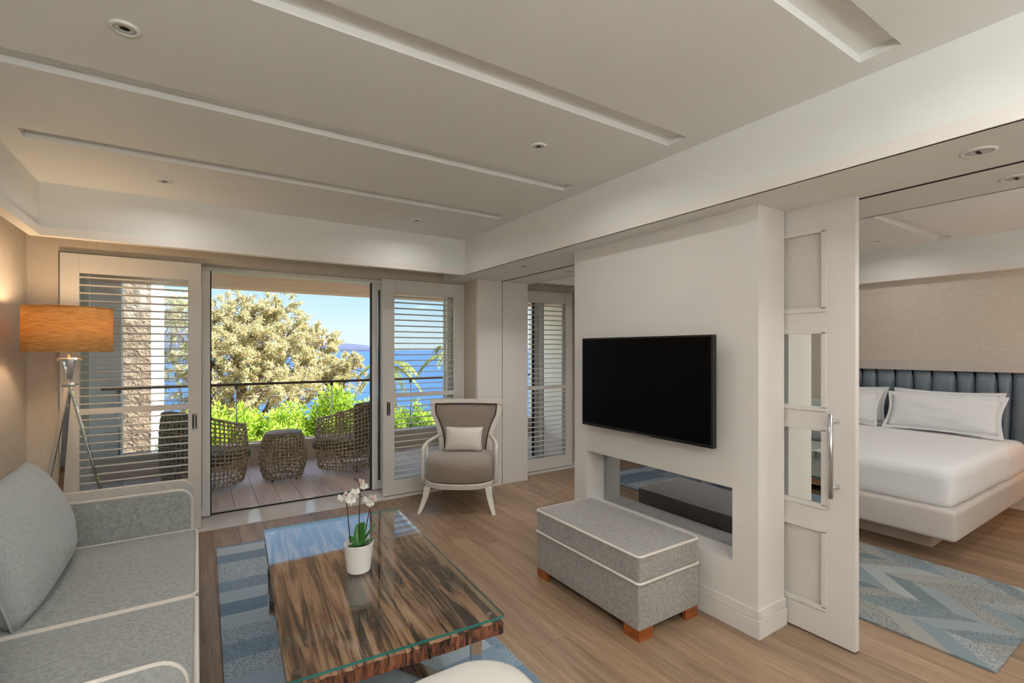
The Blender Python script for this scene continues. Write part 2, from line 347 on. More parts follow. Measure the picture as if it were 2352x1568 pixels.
        if rot: o.rotation_euler = rot
        if parent: o.parent = parent
        if smooth and bevel: shade(o)
        return o
def shade(o, a=40):
    try: o.data.set_sharp_from_angle(angle=math.radians(a))
    except Exception: pass
def tag(o, label, cat, group=None, kind=None):
    o['label'] = label; o['category'] = cat
    if group: o['group'] = group
    if kind: o['kind'] = kind
    return o
def struct(o, label=None, cat=None):
    o['kind'] = 'structure'
    if label: o['label'] = label
    if cat: o['category'] = cat
    return o
def thing(name, loc=(0, 0, 0), rz=0.0, label=None, cat=None, group=None):
    o = bpy.data.objects.new(name, None); COL.objects.link(o); o.location = loc; o.rotation_euler = (0, 0, rz); o.empty_display_size = 0.1
    if label: tag(o, label, cat, group)
    return o
def inst(src, name, parent, loc=(0, 0, 0), rot=(0, 0, 0), scale=(1, 1, 1)):
    o = src.copy(); o.name = name; COL.objects.link(o); o.parent = parent; o.location = loc; o.rotation_euler = rot; o.scale = scale; return o
def copy_tree(o, parent=None):
    c = o.copy(); COL.objects.link(c); c.parent = parent
    for ch in list(o.children): copy_tree(ch, c)
    return c
def rrect(x0, x1, y0, y1, r, seg=5):
    p = []
    for cx, cy, a0 in ((x1 - r, y1 - r, 0), (x0 + r, y1 - r, 90), (x0 + r, y0 + r, 180), (x1 - r, y0 + r, 270)):
        p += [(cx + r * math.cos(math.radians(a0 + 90 * k / seg)), cy + r * math.sin(math.radians(a0 + 90 * k / seg))) for k in range(seg + 1)]
    return p
def loop_sub(pts, maxd=0.06):
    out = []
    for i, p in enumerate(pts):
        q = Vector(pts[(i + 1) % len(pts)]); p = Vector(p); k = max(1, int((q - p).length / maxd)); out += [p.lerp(q, t / k) for t in range(k)]
    return out

# ================================================================== THE SETTING
# ---- floor of oak planks
floor = struct(MB().box(XL - .1, XH + .1, YN - .1, 4.72, -0.12, -0.013).build('floor', 'black_gap'), 'matt brown oak plank floor', 'floor')
PW, PL = 0.19, 2.1
plank0 = None
col_i = 0; x = XL
while x < XH - 0.01:
    y = YN - random.random() * PL
    while y < 4.72:
        a, b = max(y, YN), min(y + PL, 4.72)
        if b - a > 0.05:
            w = min(PW, XH - x)
            if plank0 is None:
                plank0 = MB().box(0, PW - .0015, 0, PL - .0015, -0.012, 0).build('plank', 'oak_floor', floor); o = plank0
                o.location = (x, a, 0)
            else: o = inst(plank0, 'plank', floor, (x, a, 0))
            o.scale = (w / PW, (b - a) / PL, 1)
        y += PL
    x += PW
struct(MB().box(-.87, 2.515, 4.722, 5.235, -0.12, 0.004).build('trim_1', 'marble'), 'pale polished stone threshold at the balcony door', 'threshold')
struct(MB().box(3.19, 4.30, 4.722, 5.235, -0.12, 0.004).build('trim_2', 'marble'), 'pale polished stone threshold at the bedroom window', 'threshold')

# ---- ceiling with recessed grooves, beam and fascias
ceil = struct(MB().box(XL - .1, XH + .1, YN - .1, YB, 2.64, 2.78).build('ceiling', 'ceiling_paint'), 'greyish white panelled ceiling', 'ceiling')
GR = [(-1.95, -1.82), (-1.07, -.94), (-.19, -.06), (.695, .829), (1.609, 1.734), (2.50, 2.625), (3.36, 3.49)]
ed = [YN] + [v for g in GR for v in g] + [4.35]
for (xa, xb) in ((-.755, 2.14), (3.36, 6.25)):
    for k in range(0, len(ed), 2): MB().box(xa, xb, ed[k], ed[k + 1], CEIL, 2.645).build('ceiling_panel', 'ceiling_paint', ceil)
for (xa, xb) in ((-.88, -.755), (2.14, 2.27), (3.22, 3.36), (6.25, 6.37)):
    MB().box(xa, xb, YN, 4.35, CEIL, 2.645).build('ceiling_border', 'ceiling_paint', ceil)
beam = struct(MB().box(BEAM0, BEAM1, YN, YW + .001, SOF, 2.66).build('beam', 'ceiling_paint'), 'boxed white ceiling beam between living room and bedroom', 'beam')
MB().box(BEAM0 - .010, BEAM0 + .01, YN, 4.35, SOF, 2.312).build('beam_lip', 'trim_white', beam)
MB().box(BEAM1 - .01, BEAM1 + .010, YN, 4.35, SOF, 2.312).build('beam_lip', 'trim_white', beam)
# dark slot of the sliding door track
MB().add([(2.722, YN, SOF - .002), (2.742, YN, SOF - .002), (2.838, 4.548, SOF - .002), (2.818, 4.548, SOF - .002), (2.722, YN, SOF + .004), (2.742, YN, SOF + .004), (2.838, 4.548, SOF + .004), (2.818, 4.548, SOF + .004)],
         [(0, 3, 2, 1), (4, 5, 6, 7), (0, 1, 5, 4), (1, 2, 6, 5), (2, 3, 7, 6), (3, 0, 4, 7)]).build('track_slot', 'black_gap', beam)
def fascia(name, x0, x1, y0, y1, lip, label):
    f = struct(MB().box(x0, x1, y0, y1, SOF, 2.66).build(name, 'ceiling_paint'), label, 'cornice')
    MB().box(*lip, SOF - .001, 2.312).build('lip', 'trim_white', f); return f
fascia('trim_3', -.93, -.877, YN, 4.41, (-.93, -.867, YN, 4.35), 'white dropped cornice along the left wall')
fascia('trim_4', -.877, BEAM0, 4.35, 4.41, (-.877, BEAM0 - .01, 4.342, 4.41), 'white dropped cornice in front of the balcony door')
fascia('trim_5', BEAM1, 6.37, 4.35, 4.41, (BEAM1, 6.37, 4.342, 4.41), 'white dropped cornice in front of the bedroom window')
fascia('trim_6', 6.37, 6.462, YN, 4.41, (6.36, 6.462, YN, 4.342), 'white dropped cornice above the headboard')

# ---- walls
struct(MB().box(XL - .1, XL, YN - .1, YB, 0, 2.66).build('wall_left', 'wallpaper'), 'beige woven wallpaper wall behind the sofa', 'wall')
struct(MB().box(XL, XH, YN - .1, YN, 0, 2.66).build('wall_rear', 'wallpaper'), 'beige wallpaper wall facing the window', 'wall')
struct(MB().box(XH, XH + .1, YN - .1, YB, 0, 2.66).build('wall_right', 'wallpaper_bed'), 'beige woven wallpaper wall behind the headboard', 'wall')
w = MB(); w.box(XL, -.87, YW, YB, 0, 2.66).box(-.87, 2.52, YW, YB, 2.236, 2.66).box(3.187, 4.30, YW, YB, 2.236, 2.66).box(4.30, XH, YW, YB, 0, 2.66)
struct(w.build('wall_window', 'wallpaper'), 'beige wallpaper wall around the balcony door', 'wall')
pier = struct(MB().box(2.52, 2.836, 4.55, YB, 0, SOF + .38).build('wall_pier', 'wall_paint', bevel=.002), 'narrow white pier between living room and bedroom windows', 'wall')
MB().box(2.514, 2.522, 4.58, YW, 0, 2.60).build('wallpaper_return', 'wallpaper', pier)
MB().box(2.836, 2.846, 4.562, YB, 0, SOF + .02).build('shadow_gap', 'black_gap', pier)
door2 = struct(MB().box(2.846, 3.187, 4.556, YB - .01, 0, SOF + .38).build('wall_jamb', 'wall_paint', bevel=.002), 'white panelled jamb beside the bedroom window', 'wall')

# TV wall with a see-into niche
t = MB()
NZ0, NZ1, NY0, NY1, NX = .351, .747, 1.547, 2.722, 2.622
t.box(TVX0, TVX1, TVY0, NY0, 0, SOF + .05).box(TVX0, TVX1, NY1, TVY1, 0, SOF + .05).box(TVX0, TVX1, NY0, NY1, 0, NZ0).box(TVX0, TVX1, NY0, NY1, NZ1, SOF + .05).box(NX, TVX1, NY0, NY1, NZ0, NZ1)
tvw = struct(t.build('wall_television', 'wall_paint'), 'free-standing white partition wall carrying the television', 'wall')
MB().box(NX - .006, NX + .002, NY0 + .001, NY1 - .001, NZ0 + .001, NZ1 - .001).build('smoked_mirror', 'smoked_mirror', tvw)
b = MB()
for zz0, zz1, d in ((0, .093, .013), (.097, .143, .007)):
    b.box(TVX0 - d, TVX0 + .002, TVY0 - d, TVY1 + d, zz0, zz1).box(TVX0, TVX1 + .004, TVY0 - d, TVY0 + .002, zz0, zz1)
struct(b.build('baseboard_television', 'wall_paint'), 'stepped white skirting board of the television wall', 'baseboard')

# ---- sliding door between living room and bedroom (mirrored panes)
DX0, DX1, DY0, DY1 = 2.712, 2.752, 1.066, 1.99
OY0, OY1 = 1.212, 1.845
OP = [(.165, .562), (.692, 1.086), (1.196, 1.592), (1.712, 2.118)]
dm = MB(); dm.box(DX0, DX1, DY0, OY0, .008, 2.262).box(DX0, DX1, OY1, DY1, .008, 2.262)
zz = [.008] + [q for op in OP for q in op] + [2.262]
for k in range(0, len(zz), 2): dm.box(DX0, DX1, OY0, OY1, zz[k], zz[k + 1])
door1 = struct(dm.build('door_1', 'door_paint'), 'white sliding door with mirror panes and woven panels', 'door')
for i, (za, zb) in enumerate(OP):
    m = MB(); e = .016
    for (ya, yb, zc, zd) in ((OY0 - e, OY1 + e, za - e, za + .008), (OY0 - e, OY1 + e, zb - .008, zb + e), (OY0 - e, OY0 + .008, za, zb), (OY1 - .008, OY1 + e, za, zb)):
        m.box(DX0 - .007, DX0 + .004, ya, yb, zc, zd)
    m.build('moulding', 'door_paint', door1, bevel=.002)
    if i in (0, 3): MB().box(DX0 + .014, DX0 + .02, OY0, OY1, za, zb).build('woven_panel', 'louvre_screen', door1)
    else: MB().box(DX0 + .006, DX0 + .012, OY0, OY1, za, zb).build('mirror_pane', 'mirror', door1)
h = MB(); h.cur = 0; h.tube([(DX0 - .045, 1.157, .752), (DX0 - .045, 1.157, 1.178)], .011, 14)
hd = h.build('pull_handle', 'steel', door1, smooth=True)
for z in (.807, 1.139):
    MB().tube([(DX0 - .045, 1.157, z), (DX0 - .02, 1.150, z), (DX0 - .001, 1.143, z)], [.007, .007, .014], 12).build('handle_mount', 'chrome', hd, smooth=True)

# ---- louvred shutter panels
SY0, SY1 = 4.808, 4.846
def shutter(name, x0, x1, lx0, lx1, z0, label, handle_x=None):
    r = struct(thing(name, ((x0 + x1) / 2, (SY0 + SY1) / 2, 0)), label, 'shutter')
    cx, cy = (x0 + x1) / 2, (SY0 + SY1) / 2
    def bx(nm, a, b, c, d): return MB().box(a - cx, b - cx, SY0 - cy, SY1 - cy, c, d).build(nm, 'shutter_paint', r, bevel=.002)
    ZT, LZ0, LZ1 = 2.222, z0 + .145, 2.078
    bx('stile', x0, lx0, z0, ZT); bx('stile', lx1, x1, z0, ZT); bx('rail', lx0, lx1, LZ1, ZT); bx('rail', lx0, lx1, z0, LZ0)
    ZM = 1.03; bx('mid_rail', lx0, lx1, ZM - .022, ZM + .022)
    sl = None; n = 32; pit = (LZ1 - LZ0) / n
    for k in range(n):
        z = LZ0 + pit * (k + .5)
        if abs(z - ZM) < .038: continue
        if sl is None:
            q = [(-.024, -.002), (-.018, -.0045), (.018, -.0045), (.024, -.002), (.024, .002), (.018, .0045), (-.018, .0045), (-.024, .002)]
            sl = MB().prism([(a, b) for a, b in q], lx0 - cx, lx1 - cx, 'x').build('louvre_slat', 'shutter_paint', r); o = sl; o.location = (0, 0, z); o.rotation_euler = (math.radians(-4), 0, 0)
        else: inst(sl, 'louvre_slat', r, (0, 0, z), (math.radians(-4), 0, 0))
    if handle_x is not None:
        p = MB().box(handle_x - .02 - cx, handle_x + .02 - cx, SY0 - cy - .003, SY0 - cy + .004, .83, .97).build('flush_pull', 'chrome', r, bevel=.002)
        for dx in (-.010, .010): MB().box(handle_x + dx - .004 - cx, handle_x + dx + .004 - cx, SY0 - cy - .0045, SY0 - cy, .845, .955).build('slot', 'black_gap', p)
    return r
shutter('shutter_panel', -.853, .026, -.744, -.066, .012, 'louvred white shutter behind the tripod lamp', -.02)
shutter('shutter_panel', 1.576, 2.497, 1.693, 2.376, .012, 'louvred white shutter behind the grey wing armchair', 1.63)
shutter('shutter_panel', 3.19, 4.06, 3.30, 3.955, .012, 'louvred white shutter at the bedroom window, beside the white jamb')

# ---- sliding glass doors in the window wall
def leaf_panel(parent, x0, x1, y, gasket):
    r = thing('glass_leaf', (0, 0, 0)); r.parent = parent
    m = MB(); m.box(x0, x0 + .062, y, y + .045, .02, 2.215).box(x1 - .062, x1, y, y + .045, .02, 2.215).box(x0 + .062, x1 - .062, y, y + .045, .02, .10).box(x0 + .062, x1 - .062, y, y + .045, 2.14, 2.215)
    m.build('leaf_frame', 'frame_paint', r, bevel=.002)
    MB().box(x0 + .062, x1 - .062, y + .018, y + .026, .10, 2.14).build('pane', 'pane_glass', r)
    MB().box(gasket, gasket + .009, y, y + .05, .02, 2.215).build('gasket', 'black_gap', r)
win1 = struct(thing('window_1', (0, 0, 0)), 'wide sliding glass door standing open to the balcony', 'window')
m = MB(); m.box(-.87, 2.515, 5.06, 5.23, 2.205, 2.236).box(-.868, -.84, 5.06, 5.23, .004, 2.205).box(2.49, 2.515, 5.06, 5.23, .004, 2.205)
m.build('frame', 'frame_paint', win1)
MB().box(-.84, 2.49, 5.145, 5.155, .004, .016).build('track', 'black_gap', win1)
leaf_panel(win1, -.845, .095, 5.08, .095); leaf_panel(win1, -.80, .055, 5.165, .055)
leaf_panel(win1, 1.545, 2.48, 5.08, 1.536); leaf_panel(win1, 1.66, 2.485, 5.165, 1.651)
win2 = struct(thing('window_2', (0, 0, 0)), 'sliding glass window of the bedroom', 'window')
m = MB(); m.box(3.19, 4.30, 5.06, 5.23, 2.205, 2.236).box(3.19, 3.21, 5.06, 5.23, .004, 2.205).box(4.28, 4.30, 5.06, 5.23, .004, 2.205)
m.build('frame', 'frame_paint', win2); leaf_panel(win2, 3.21, 3.80, 5.08, 3.80); leaf_panel(win2, 3.72, 4.28, 5.165, 3.711)

# ================================================================== BALCONY AND OUTDOORS
deck = struct(MB().box(-1.5, 5.3, YB, 7.46, -.3, -.022).build('balcony_floor', 'black_gap'), 'pale boarded balcony floor', 'floor')
b0 = None; x = -1.5
while x < 5.2:
    if b0 is None: b0 = MB().box(0, .196, YB, 7.12, -.02, 0).build('deck_board', 'deck_board', deck); b0.location = (x, 0, 0)
    else: inst(b0, 'deck_board', deck, (x, 0, 0))
    x += .2
roof = struct(MB().box(-3.2, 5.6, YB, 7.32, 2.30, 2.75).build('balcony_ceiling', 'plaster_white'), 'timber lined underside of the balcony above', 'ceiling')
for k in range(7): MB().box(-3.2, 5.6, YB + .001 + k * .297, YB + (k + 1) * .297 - .002, 2.288, 2.302).build('soffit_board', 'balcony_soffit_wood', roof)
struct(MB().box(-1.55, -1.35, YB, 7.0, -.3, 2.30).build('wall_balcony_left', 'plaster_white'), 'white side wall of the balcony', 'wall')
fin = struct(MB().box(-.855, -.565, 8.62, 12.0, -3, 6).build('wall_fin', 'plaster_white'), 'sunlit white garden wall seen through the left shutter', 'wall')
MB().box(-.865, -.555, 8.55, 8.62, -3, 6).build('stone_facing', 'rough_stone', fin)
struct(MB().box(-1.5, -.755, 7.30, 7.49, -.3, 2.30).build('wall_balcony_end', 'plaster_white'), 'white return wall at the left end of the balcony', 'wall')
struct(MB().box(3.28, 3.42, YB, 7.0, -.3, 2.30).build('wall_balcony_screen', 'plaster_white'), 'white screen wall dividing the balcony', 'wall')
struct(MB().box(5.2, 5.4, YB, 7.4, -.3, 2.30).build('wall_balcony_right', 'plaster_white'), 'pale plastered wall of the bedroom balcony', 'wall')
kerb = struct(MB().box(-1.5, 5.3, 7.12, 7.16, 0, .25).box(-1.5, 5.3, 7.42, 7.46, -.3, .25).build('wall_planter', 'kerb_stone'), 'low tan planter wall along the balcony edge', 'wall')
MB().box(-1.5, 5.3, 7.10, 7.19, .25, .278).build('coping', 'marble', kerb)
MB().box(-1.5, 5.3, 7.16, 7.42, -.1, .2).build('planter_soil', 'dry_soil', kerb)
rl = tag(thing('railing', (0, 7.24, 0)), 'dark wooden handrail on thin steel posts and cables', 'railing')
MB().box(-.93, 5.1, -.028, .028, 1.03, 1.062).build('handrail', 'rail_wood', rl, bevel=.004)
for k in range(-1, 5):
    p = MB().tube([(.424 + 1.193 * k, 0, .20), (.424 + 1.193 * k, 0, 1.03)], .008, 8).build('post', 'steel', rl, smooth=True)
    MB().box(.424 + 1.193 * k - .02, .424 + 1.193 * k + .02, -.012, .012, .99, 1.03).build('bracket', 'dark_steel', p)
for z in (.38, .54, .70, .86): MB().tube([(-.9, .012, z), (5.1, .012, z)], .0025, 5).build('cable', 'steel', rl)

# ground, sea, far shore
gv = []; gf = []; NX_, NY_ = 40, 34
for j in range(NY_ + 1):
    for i in range(NX_ + 1):
        yy = 7.46 + (j / NY_) ** 1.6 * 70; xx = -40 + 110 * i / NX_
        gv.append((xx, yy, -.35 - (yy - 7.46) * .20 + .25 * mnoise.noise(Vector((xx * .3, yy * .3, 0))) * min(1, (yy - 7.46))))
for j in range(NY_):
    for i in range(NX_): a = j * (NX_ + 1) + i; gf.append((a, a + 1, a + NX_ + 2, a + NX_ + 1))
struct(MB().add(gv, gf).build('garden_ground', 'dry_soil', smooth=True), 'dry garden slope below the balcony', 'ground')
struct(MB().add([(-9000, 60, -11.5), (9000, 60, -11.5), (9000, 16000, -11.5), (-9000, 16000, -11.5)], [(0, 1, 2, 3)]).build('sea', 'sea_water'), 'deep blue sea up to the horizon', 'sea')
hv = []; hf = []; hn = 60
for i in range(hn + 1):
    xx = -2200 + 3900 * i / hn
    t_ = (xx + 2200) / 3900
    hgt = min(190, 640 * max(0, 1 - t_)) * (0.9 + .25 * mnoise.noise(Vector((xx * .004, 3, 1)))) + 3
    hv += [(xx, 4300, -11.5), (xx, 4300, -11.5 + hgt * .25), (xx, 4700, -11.5 + hgt), (xx, 5600, -11.5 + hgt * .7), (xx, 6200, -11.5)]
for i in range(hn):
    for k in range(4): a = i * 5 + k; hf.append((a, a + 5, a + 6, a + 1))
tag(MB().add(hv, hf).build('headland', 'far_hills', smooth=True), 'hazy blue headland across the bay', 'hill')

def leaf_quads(mb, p, d, L, w, n=None):
    d = d.normalized(); n = n or Vector((random.uniform(-1, 1), random.uniform(-1, 1), random.uniform(-1, 1)))
    x = d.cross(n); x = x.normalized() if x.length > 1e-4 else d.orthogonal().normalized()
    mb.add([p, p + d * L * .5 + x * w / 2, p + d * L, p + d * L * .5 - x * w / 2], [(0, 1, 2, 3)])
def rnd_dir(): 
    while True:
        v = Vector((random.uniform(-1, 1), random.uniform(-1, 1), random.uniform(-1, 1)))
        if 0.05 < v.length < 1: return v.normalized()
def at(u, v, dep):
    r = Vector((math.cos(YAW), -math.sin(YAW), 0)); f = Vector((math.sin(YAW), math.cos(YAW), 0))
    return Vector((0, 0, EYE)) + r * ((u - 1176) / FPX * dep) + f * dep + Vector((0, 0, (HOR - v) / FPX * dep))
def bushy_tree(name, trunk, blobs, per, L, w, label, cat, leafmat, droop=0.35):
    r = tag(thing(name, trunk), label, cat); T = Vector(trunk)
    wood_ = MB(); lf = MB()
    for (c, rad, k) in blobs:
        c = Vector(c) - T
        mid = Vector((c.x * .45 + random.uniform(-.2, .2), c.y * .45, c.z * .55))
        wood_.tube([Vector((0, 0, 0)), mid * .5 + Vector((0, 0, .2)), mid, c], [.13, .09, .06, .02], 6)
        nsp = max(4, int(k * 16))
        for i in range(nsp):                               # sprays: twig with fine leaves
            d = rnd_dir(); d.z = d.z * .8 + .15; d.normalize()
            base = c + d * rad * random.uniform(.35, .8)
            tip = base + d * rad * random.uniform(.22, .45) + Vector((0, 0, -droop * rad * random.uniform(0, .5)))
            if i % 3 == 0: wood_.tube([c + d * rad * .1, base, tip], [.014, .009, .004], 4)
            for q in range(int(per * k)):
                f = random.random(); p = base.lerp(tip, f) + rnd_dir() * rad * .10 * random.random()
                dd = (tip - base).normalized() * .8 + rnd_dir() * .9
                leaf_quads(lf, p, dd, L * random.uniform(.6, 1.3), w)
    wood_.build('branches', 'bark', r, smooth=True)
    lf.build('foliage', leafmat, r); return r
tb = []
def blob(u, v, dep, rad, k=1.0): tb.append((at(u, v, dep), rad, k))
random.seed(11)
for (u, v, dp, rd, k) in [(330, 760, 12.5, 1.0, 2.0), (395, 735, 13, .9, 2.2), (470, 760, 12.5, 1.05, 3.2), (520, 735, 13, .95, 3.4), (575, 728, 13.2, .85, 3.2), (635, 722, 13.5, .75, 3.2), (655, 770, 13, .8, 3.2),
                          (560, 800, 12.4, 1.0, 3.8), (620, 820, 12.5, 1.0, 3.8), (500, 840, 12, .95, 3.4), (560, 870, 12, .9, 3.2), (640, 870, 12.2, .9, 3.2), (690, 850, 12.6, .55, 2.2), (400, 850, 12, 1.0, 2.4), (460, 900, 11.5, .8, 2.2), (600, 900, 11.6, .8, 2.4), (680, 900, 11.8, .7, 2.2)]: blob(u, v, dp, rd, k)
bushy_tree('tamarisk_tree', tuple(at(560, 1040, 13)), tb, 26, .11, .026, 'large feathery olive-gold tree filling the balcony view', 'tree', 'tamarisk_leaf')
tb = []
for (u, v, dp, rd, k) in [(735, 785, 13.8, .6, 3.0), (725, 830, 13.6, .6, 2.8), (765, 850, 13.4, .55, 2.6), (805, 845, 13.2, .38, 2.0), (815, 828, 13.2, .22, 1.2), (790, 875, 13, .45, 1.8), (740, 885, 13, .6, 2.2)]: blob(u, v, dp, rd, k)
bushy_tree('tamarisk_tree', tuple(at(750, 1040, 13.6)), tb, 28, .10, .024, 'smaller rounded golden tree beside the sea view', 'tree', 'tamarisk_leaf')

def shrub(base, rad, hgt, n, L, w, label, rounded=False):
    r = tag(thing('oleander_shrub', tuple(base)), label, 'shrub', None); st = MB(); lf = MB()
    stems = 16 if not rounded else 22
    for i in range(stems):
        a = random.uniform(0, 2 * PI); rr = rad * math.sqrt(random.random()); top = Vector((math.cos(a) * rr, math.sin(a) * rr, hgt * random.uniform(.7, 1.0) * (1 - .45 * (rr / rad) ** 2)))
        st.tube([Vector((top.x * .2, top.y * .2, 0)), Vector((top.x * .7, top.y * .7, top.z * .5)), top], [.015, .01, .004], 4)
        for q in range(n):
            f = random.uniform(.3, 1.0) ** .7; p = Vector((top.x * (.2 + .8 * f), top.y * (.2 + .8 * f), top.z * f)) + rnd_dir() * rad * .16
            d = rnd_dir(); d.z = abs(d.z) * .8 + .25
            leaf_quads(lf, p, d, L * random.uniform(.7, 1.2), w)
    st.build('stems', 'bark', r); lf.build('foliage', 'shrub_leaf', r); return r
random.seed(5)
sh = [(500, 1075, 8.2, .60, 1.25, 'tall yellow-green oleander just right of the open door edge'), (600, 1075, 8.6, .65, 1.15, 'bushy yellow-green oleander above the woven drum stool'),
      (690, 1060, 8.9, .65, 1.28, 'bushy yellow-green oleander between drum stool and second post'), (775, 1050, 9.2, .60, 1.40, 'spiky yellow-green oleander beside the right railing post'),
      (448, 1090, 7.9, .27, 1.0, 'yellow-green oleander seen through the left shutter'),
      (860, 1050, 9.3, .60, 1.15, 'oleander hidden partly by the right door stile'), (940, 1045, 9.5, .65, 1.1, 'oleander seen through the right shutter')]
for (u, v, dp, rd, hg, lb) in sh: shrub(at(u, v, dp), rd, hg, 230, .13, .030, lb)
shrub(at(655, 1062, 7.75), .48, .62, 150, .07, .022, 'low clipped green bush right behind the planter wall', True)

def palm(base, crown, nf, L, label):
    r = tag(thing('palm_tree', tuple(base)), label, 'palm'); B_ = Vector(base); C_ = Vector(crown) - B_
    MB().tube([(0, 0, 0), C_ * .5 + Vector((.1, 0, 0)), C_], [.16, .13, .11], 10).build('trunk', 'bark', r, smooth=True)
    for k in range(nf):
        a = 2 * PI * k / nf + random.uniform(-.2, .2); el = random.uniform(.05, 1.1); m = MB(); pts = []
        for q in range(9):
            f = q / 8; h_ = L * f * math.cos(el) * (1 - .15 * f); z = L * (math.sin(el) * f - .75 * f * f)
            pts.append(C_ + Vector((math.cos(a) * h_, math.sin(a) * h_, z)))
        m.tube(pts, [.016 * (1 - .8 * q / 8) + .002 for q in range(9)], 5)
        side = Vector((-math.sin(a), math.cos(a), 0))
        for q in range(30):
            f = .15 + .85 * q / 30; i0 = min(7, int(f * 8)); p = pts[i0].lerp(pts[i0 + 1], f * 8 - i0); tdir = (pts[i0 + 1] - pts[i0]).normalized()
            for sg in (-1, 1): leaf_quads(m, p, tdir * .7 + side * sg * .8 + Vector((0, 0, -.35)), L * .26 * (1 - .6 * abs(f - .45)), .03, Vector((0, 0, 1)))
        m.build('frond', 'palm_leaf', r)
    return r
random.seed(3)
palm(at(893, 1050, 12.5), at(893, 842, 12.5), 13, 1.05, 'palm with drooping pale fronds seen between the glass doors')
palm(at(1030, 1040, 14), at(1030, 815, 14), 12, 1.1, 'palm at the far right of the sea view')

# ================================================================== FURNITURE
def wb(mb, name, mat, root, **k):          # mesh given in world coordinates, parented to an unrotated root
    o = mb.build(name, mat, root, **k); o.location = -Vector(root.location); return o

# ---- sofa
sofa = tag(thing('sofa', (-.49, 2.51, 0)), 'grey linen two-seat sofa with pale piping along the left wall', 'sofa')
SX0, SX1 = -.985, -.025
wb(MB().rbox(-.51, 2.51, .18, .93, 2.30, .19, .02, 4), 'base', 'sofa_linen', sofa, smooth=True)
def arm(y0, y1):
    rr = .07; pr = [(SX0, .07), (SX1, .07)] + [(SX1 - rr + rr * math.cos(math.radians(a)), .675 - rr + rr * math.sin(math.radians(a))) for a in range(0, 91, 15)] + [(SX0, .675)]
    a_ = wb(MB().prism(pr, y0, y1, 'y'), 'arm', 'sofa_linen', sofa, smooth=True, bevel=.014, bseg=3)
    for yy in (y0 + .006, y1 - .006):
        pts = [(SX0, yy, .673)] + [(SX1 - rr + (rr - .002) * math.cos(math.radians(a)), yy, .675 - rr + (rr - .002) * math.sin(math.radians(a))) for a in range(90, -1, -15)] + [(SX1 - .002, yy, .08)]
        p = MB().tube(loop_sub(pts, .08)[:-8] if False else pts, .0085, 8).build('piping', 'piping', a_, smooth=True)
arm(3.445, 3.705); arm(1.315, 1.575)
wb(MB().rbox(-.92, 2.51, .43, .13, 2.38, .70, .05, 4), 'back', 'sofa_linen', sofa, smooth=True)
for (ya, yb) in ((1.582, 2.507), (2.513, 3.438)):
    c_ = wb(MB().rbox(-.375, (ya + yb) / 2, .355, .75, yb - ya, .165, .03, 10, crown=.018, side=.004), 'seat_cushion', 'sofa_linen', sofa, smooth=True)
    for z in (.432, .282):
        pts = loop_sub([(a, b, z) for a, b in rrect(-.747, -.003, ya + .004, yb - .004, .032)], .08)
        MB().tube(pts, .0085, 8, closed=True).build('piping', 'piping', c_, smooth=True)
for (yc, lab) in ((2.985, .90), (1.90, .68)):
    M = Matrix.Translation((-.655, yc, .675)) @ Matrix.Rotation(math.radians(-17), 4, 'Y') @ Matrix(((0, 0, 1, 0), (1, 0, 0, 0), (0, 1, 0, 0), (0, 0, 0, 1)))
    c_ = wb(MB().pillow(M, lab, .52, .30, 22, .03, .012), 'back_cushion', 'back_cushion_linen', sofa, smooth=True, weld=True)
    pts = [M @ Vector((a, b, 0)) for a, b in [(u * lab / 2 * (1 - .03 * (1 - v * v)), v * .26 * (1 - .03 * (1 - u * u))) for u, v in
           [(-1 + k / 6, -1) for k in range(12)] + [(1, -1 + k / 5) for k in range(10)] + [(1 - k / 6, 1) for k in range(12)] + [(-1, 1 - k / 5) for k in range(10)]]]
    MB().tube(pts, .005, 6, closed=True).build('seam', 'back_cushion_linen', c_, smooth=True)
for (fx, fy) in ((-.10, 1.40), (-.10, 3.62), (-.9, 1.40), (-.9, 3.62)): wb(MB().box(fx - .03, fx + .03, fy - .03, fy + .03, 0, .09), 'foot', 'cherry_wood', sofa)

# ---- rugs
tag(MB().rbox(0, 0, 0, 1.20, 3.45, .012, .003, 4).build('rug', 'rug_blue', loc=(.70, 2.52, .0065), rot=(0, 0, math.radians(-.6))), 'blue striped wool rug under the glass coffee table', 'rug')
tag(MB().rbox(0, 0, 0, 1.21, 2.75, .012, .003, 4).build('rug', 'rug_teal', loc=(3.70, 2.02, .0065)), 'grey and teal herringbone rug at the foot of the bed', 'rug')

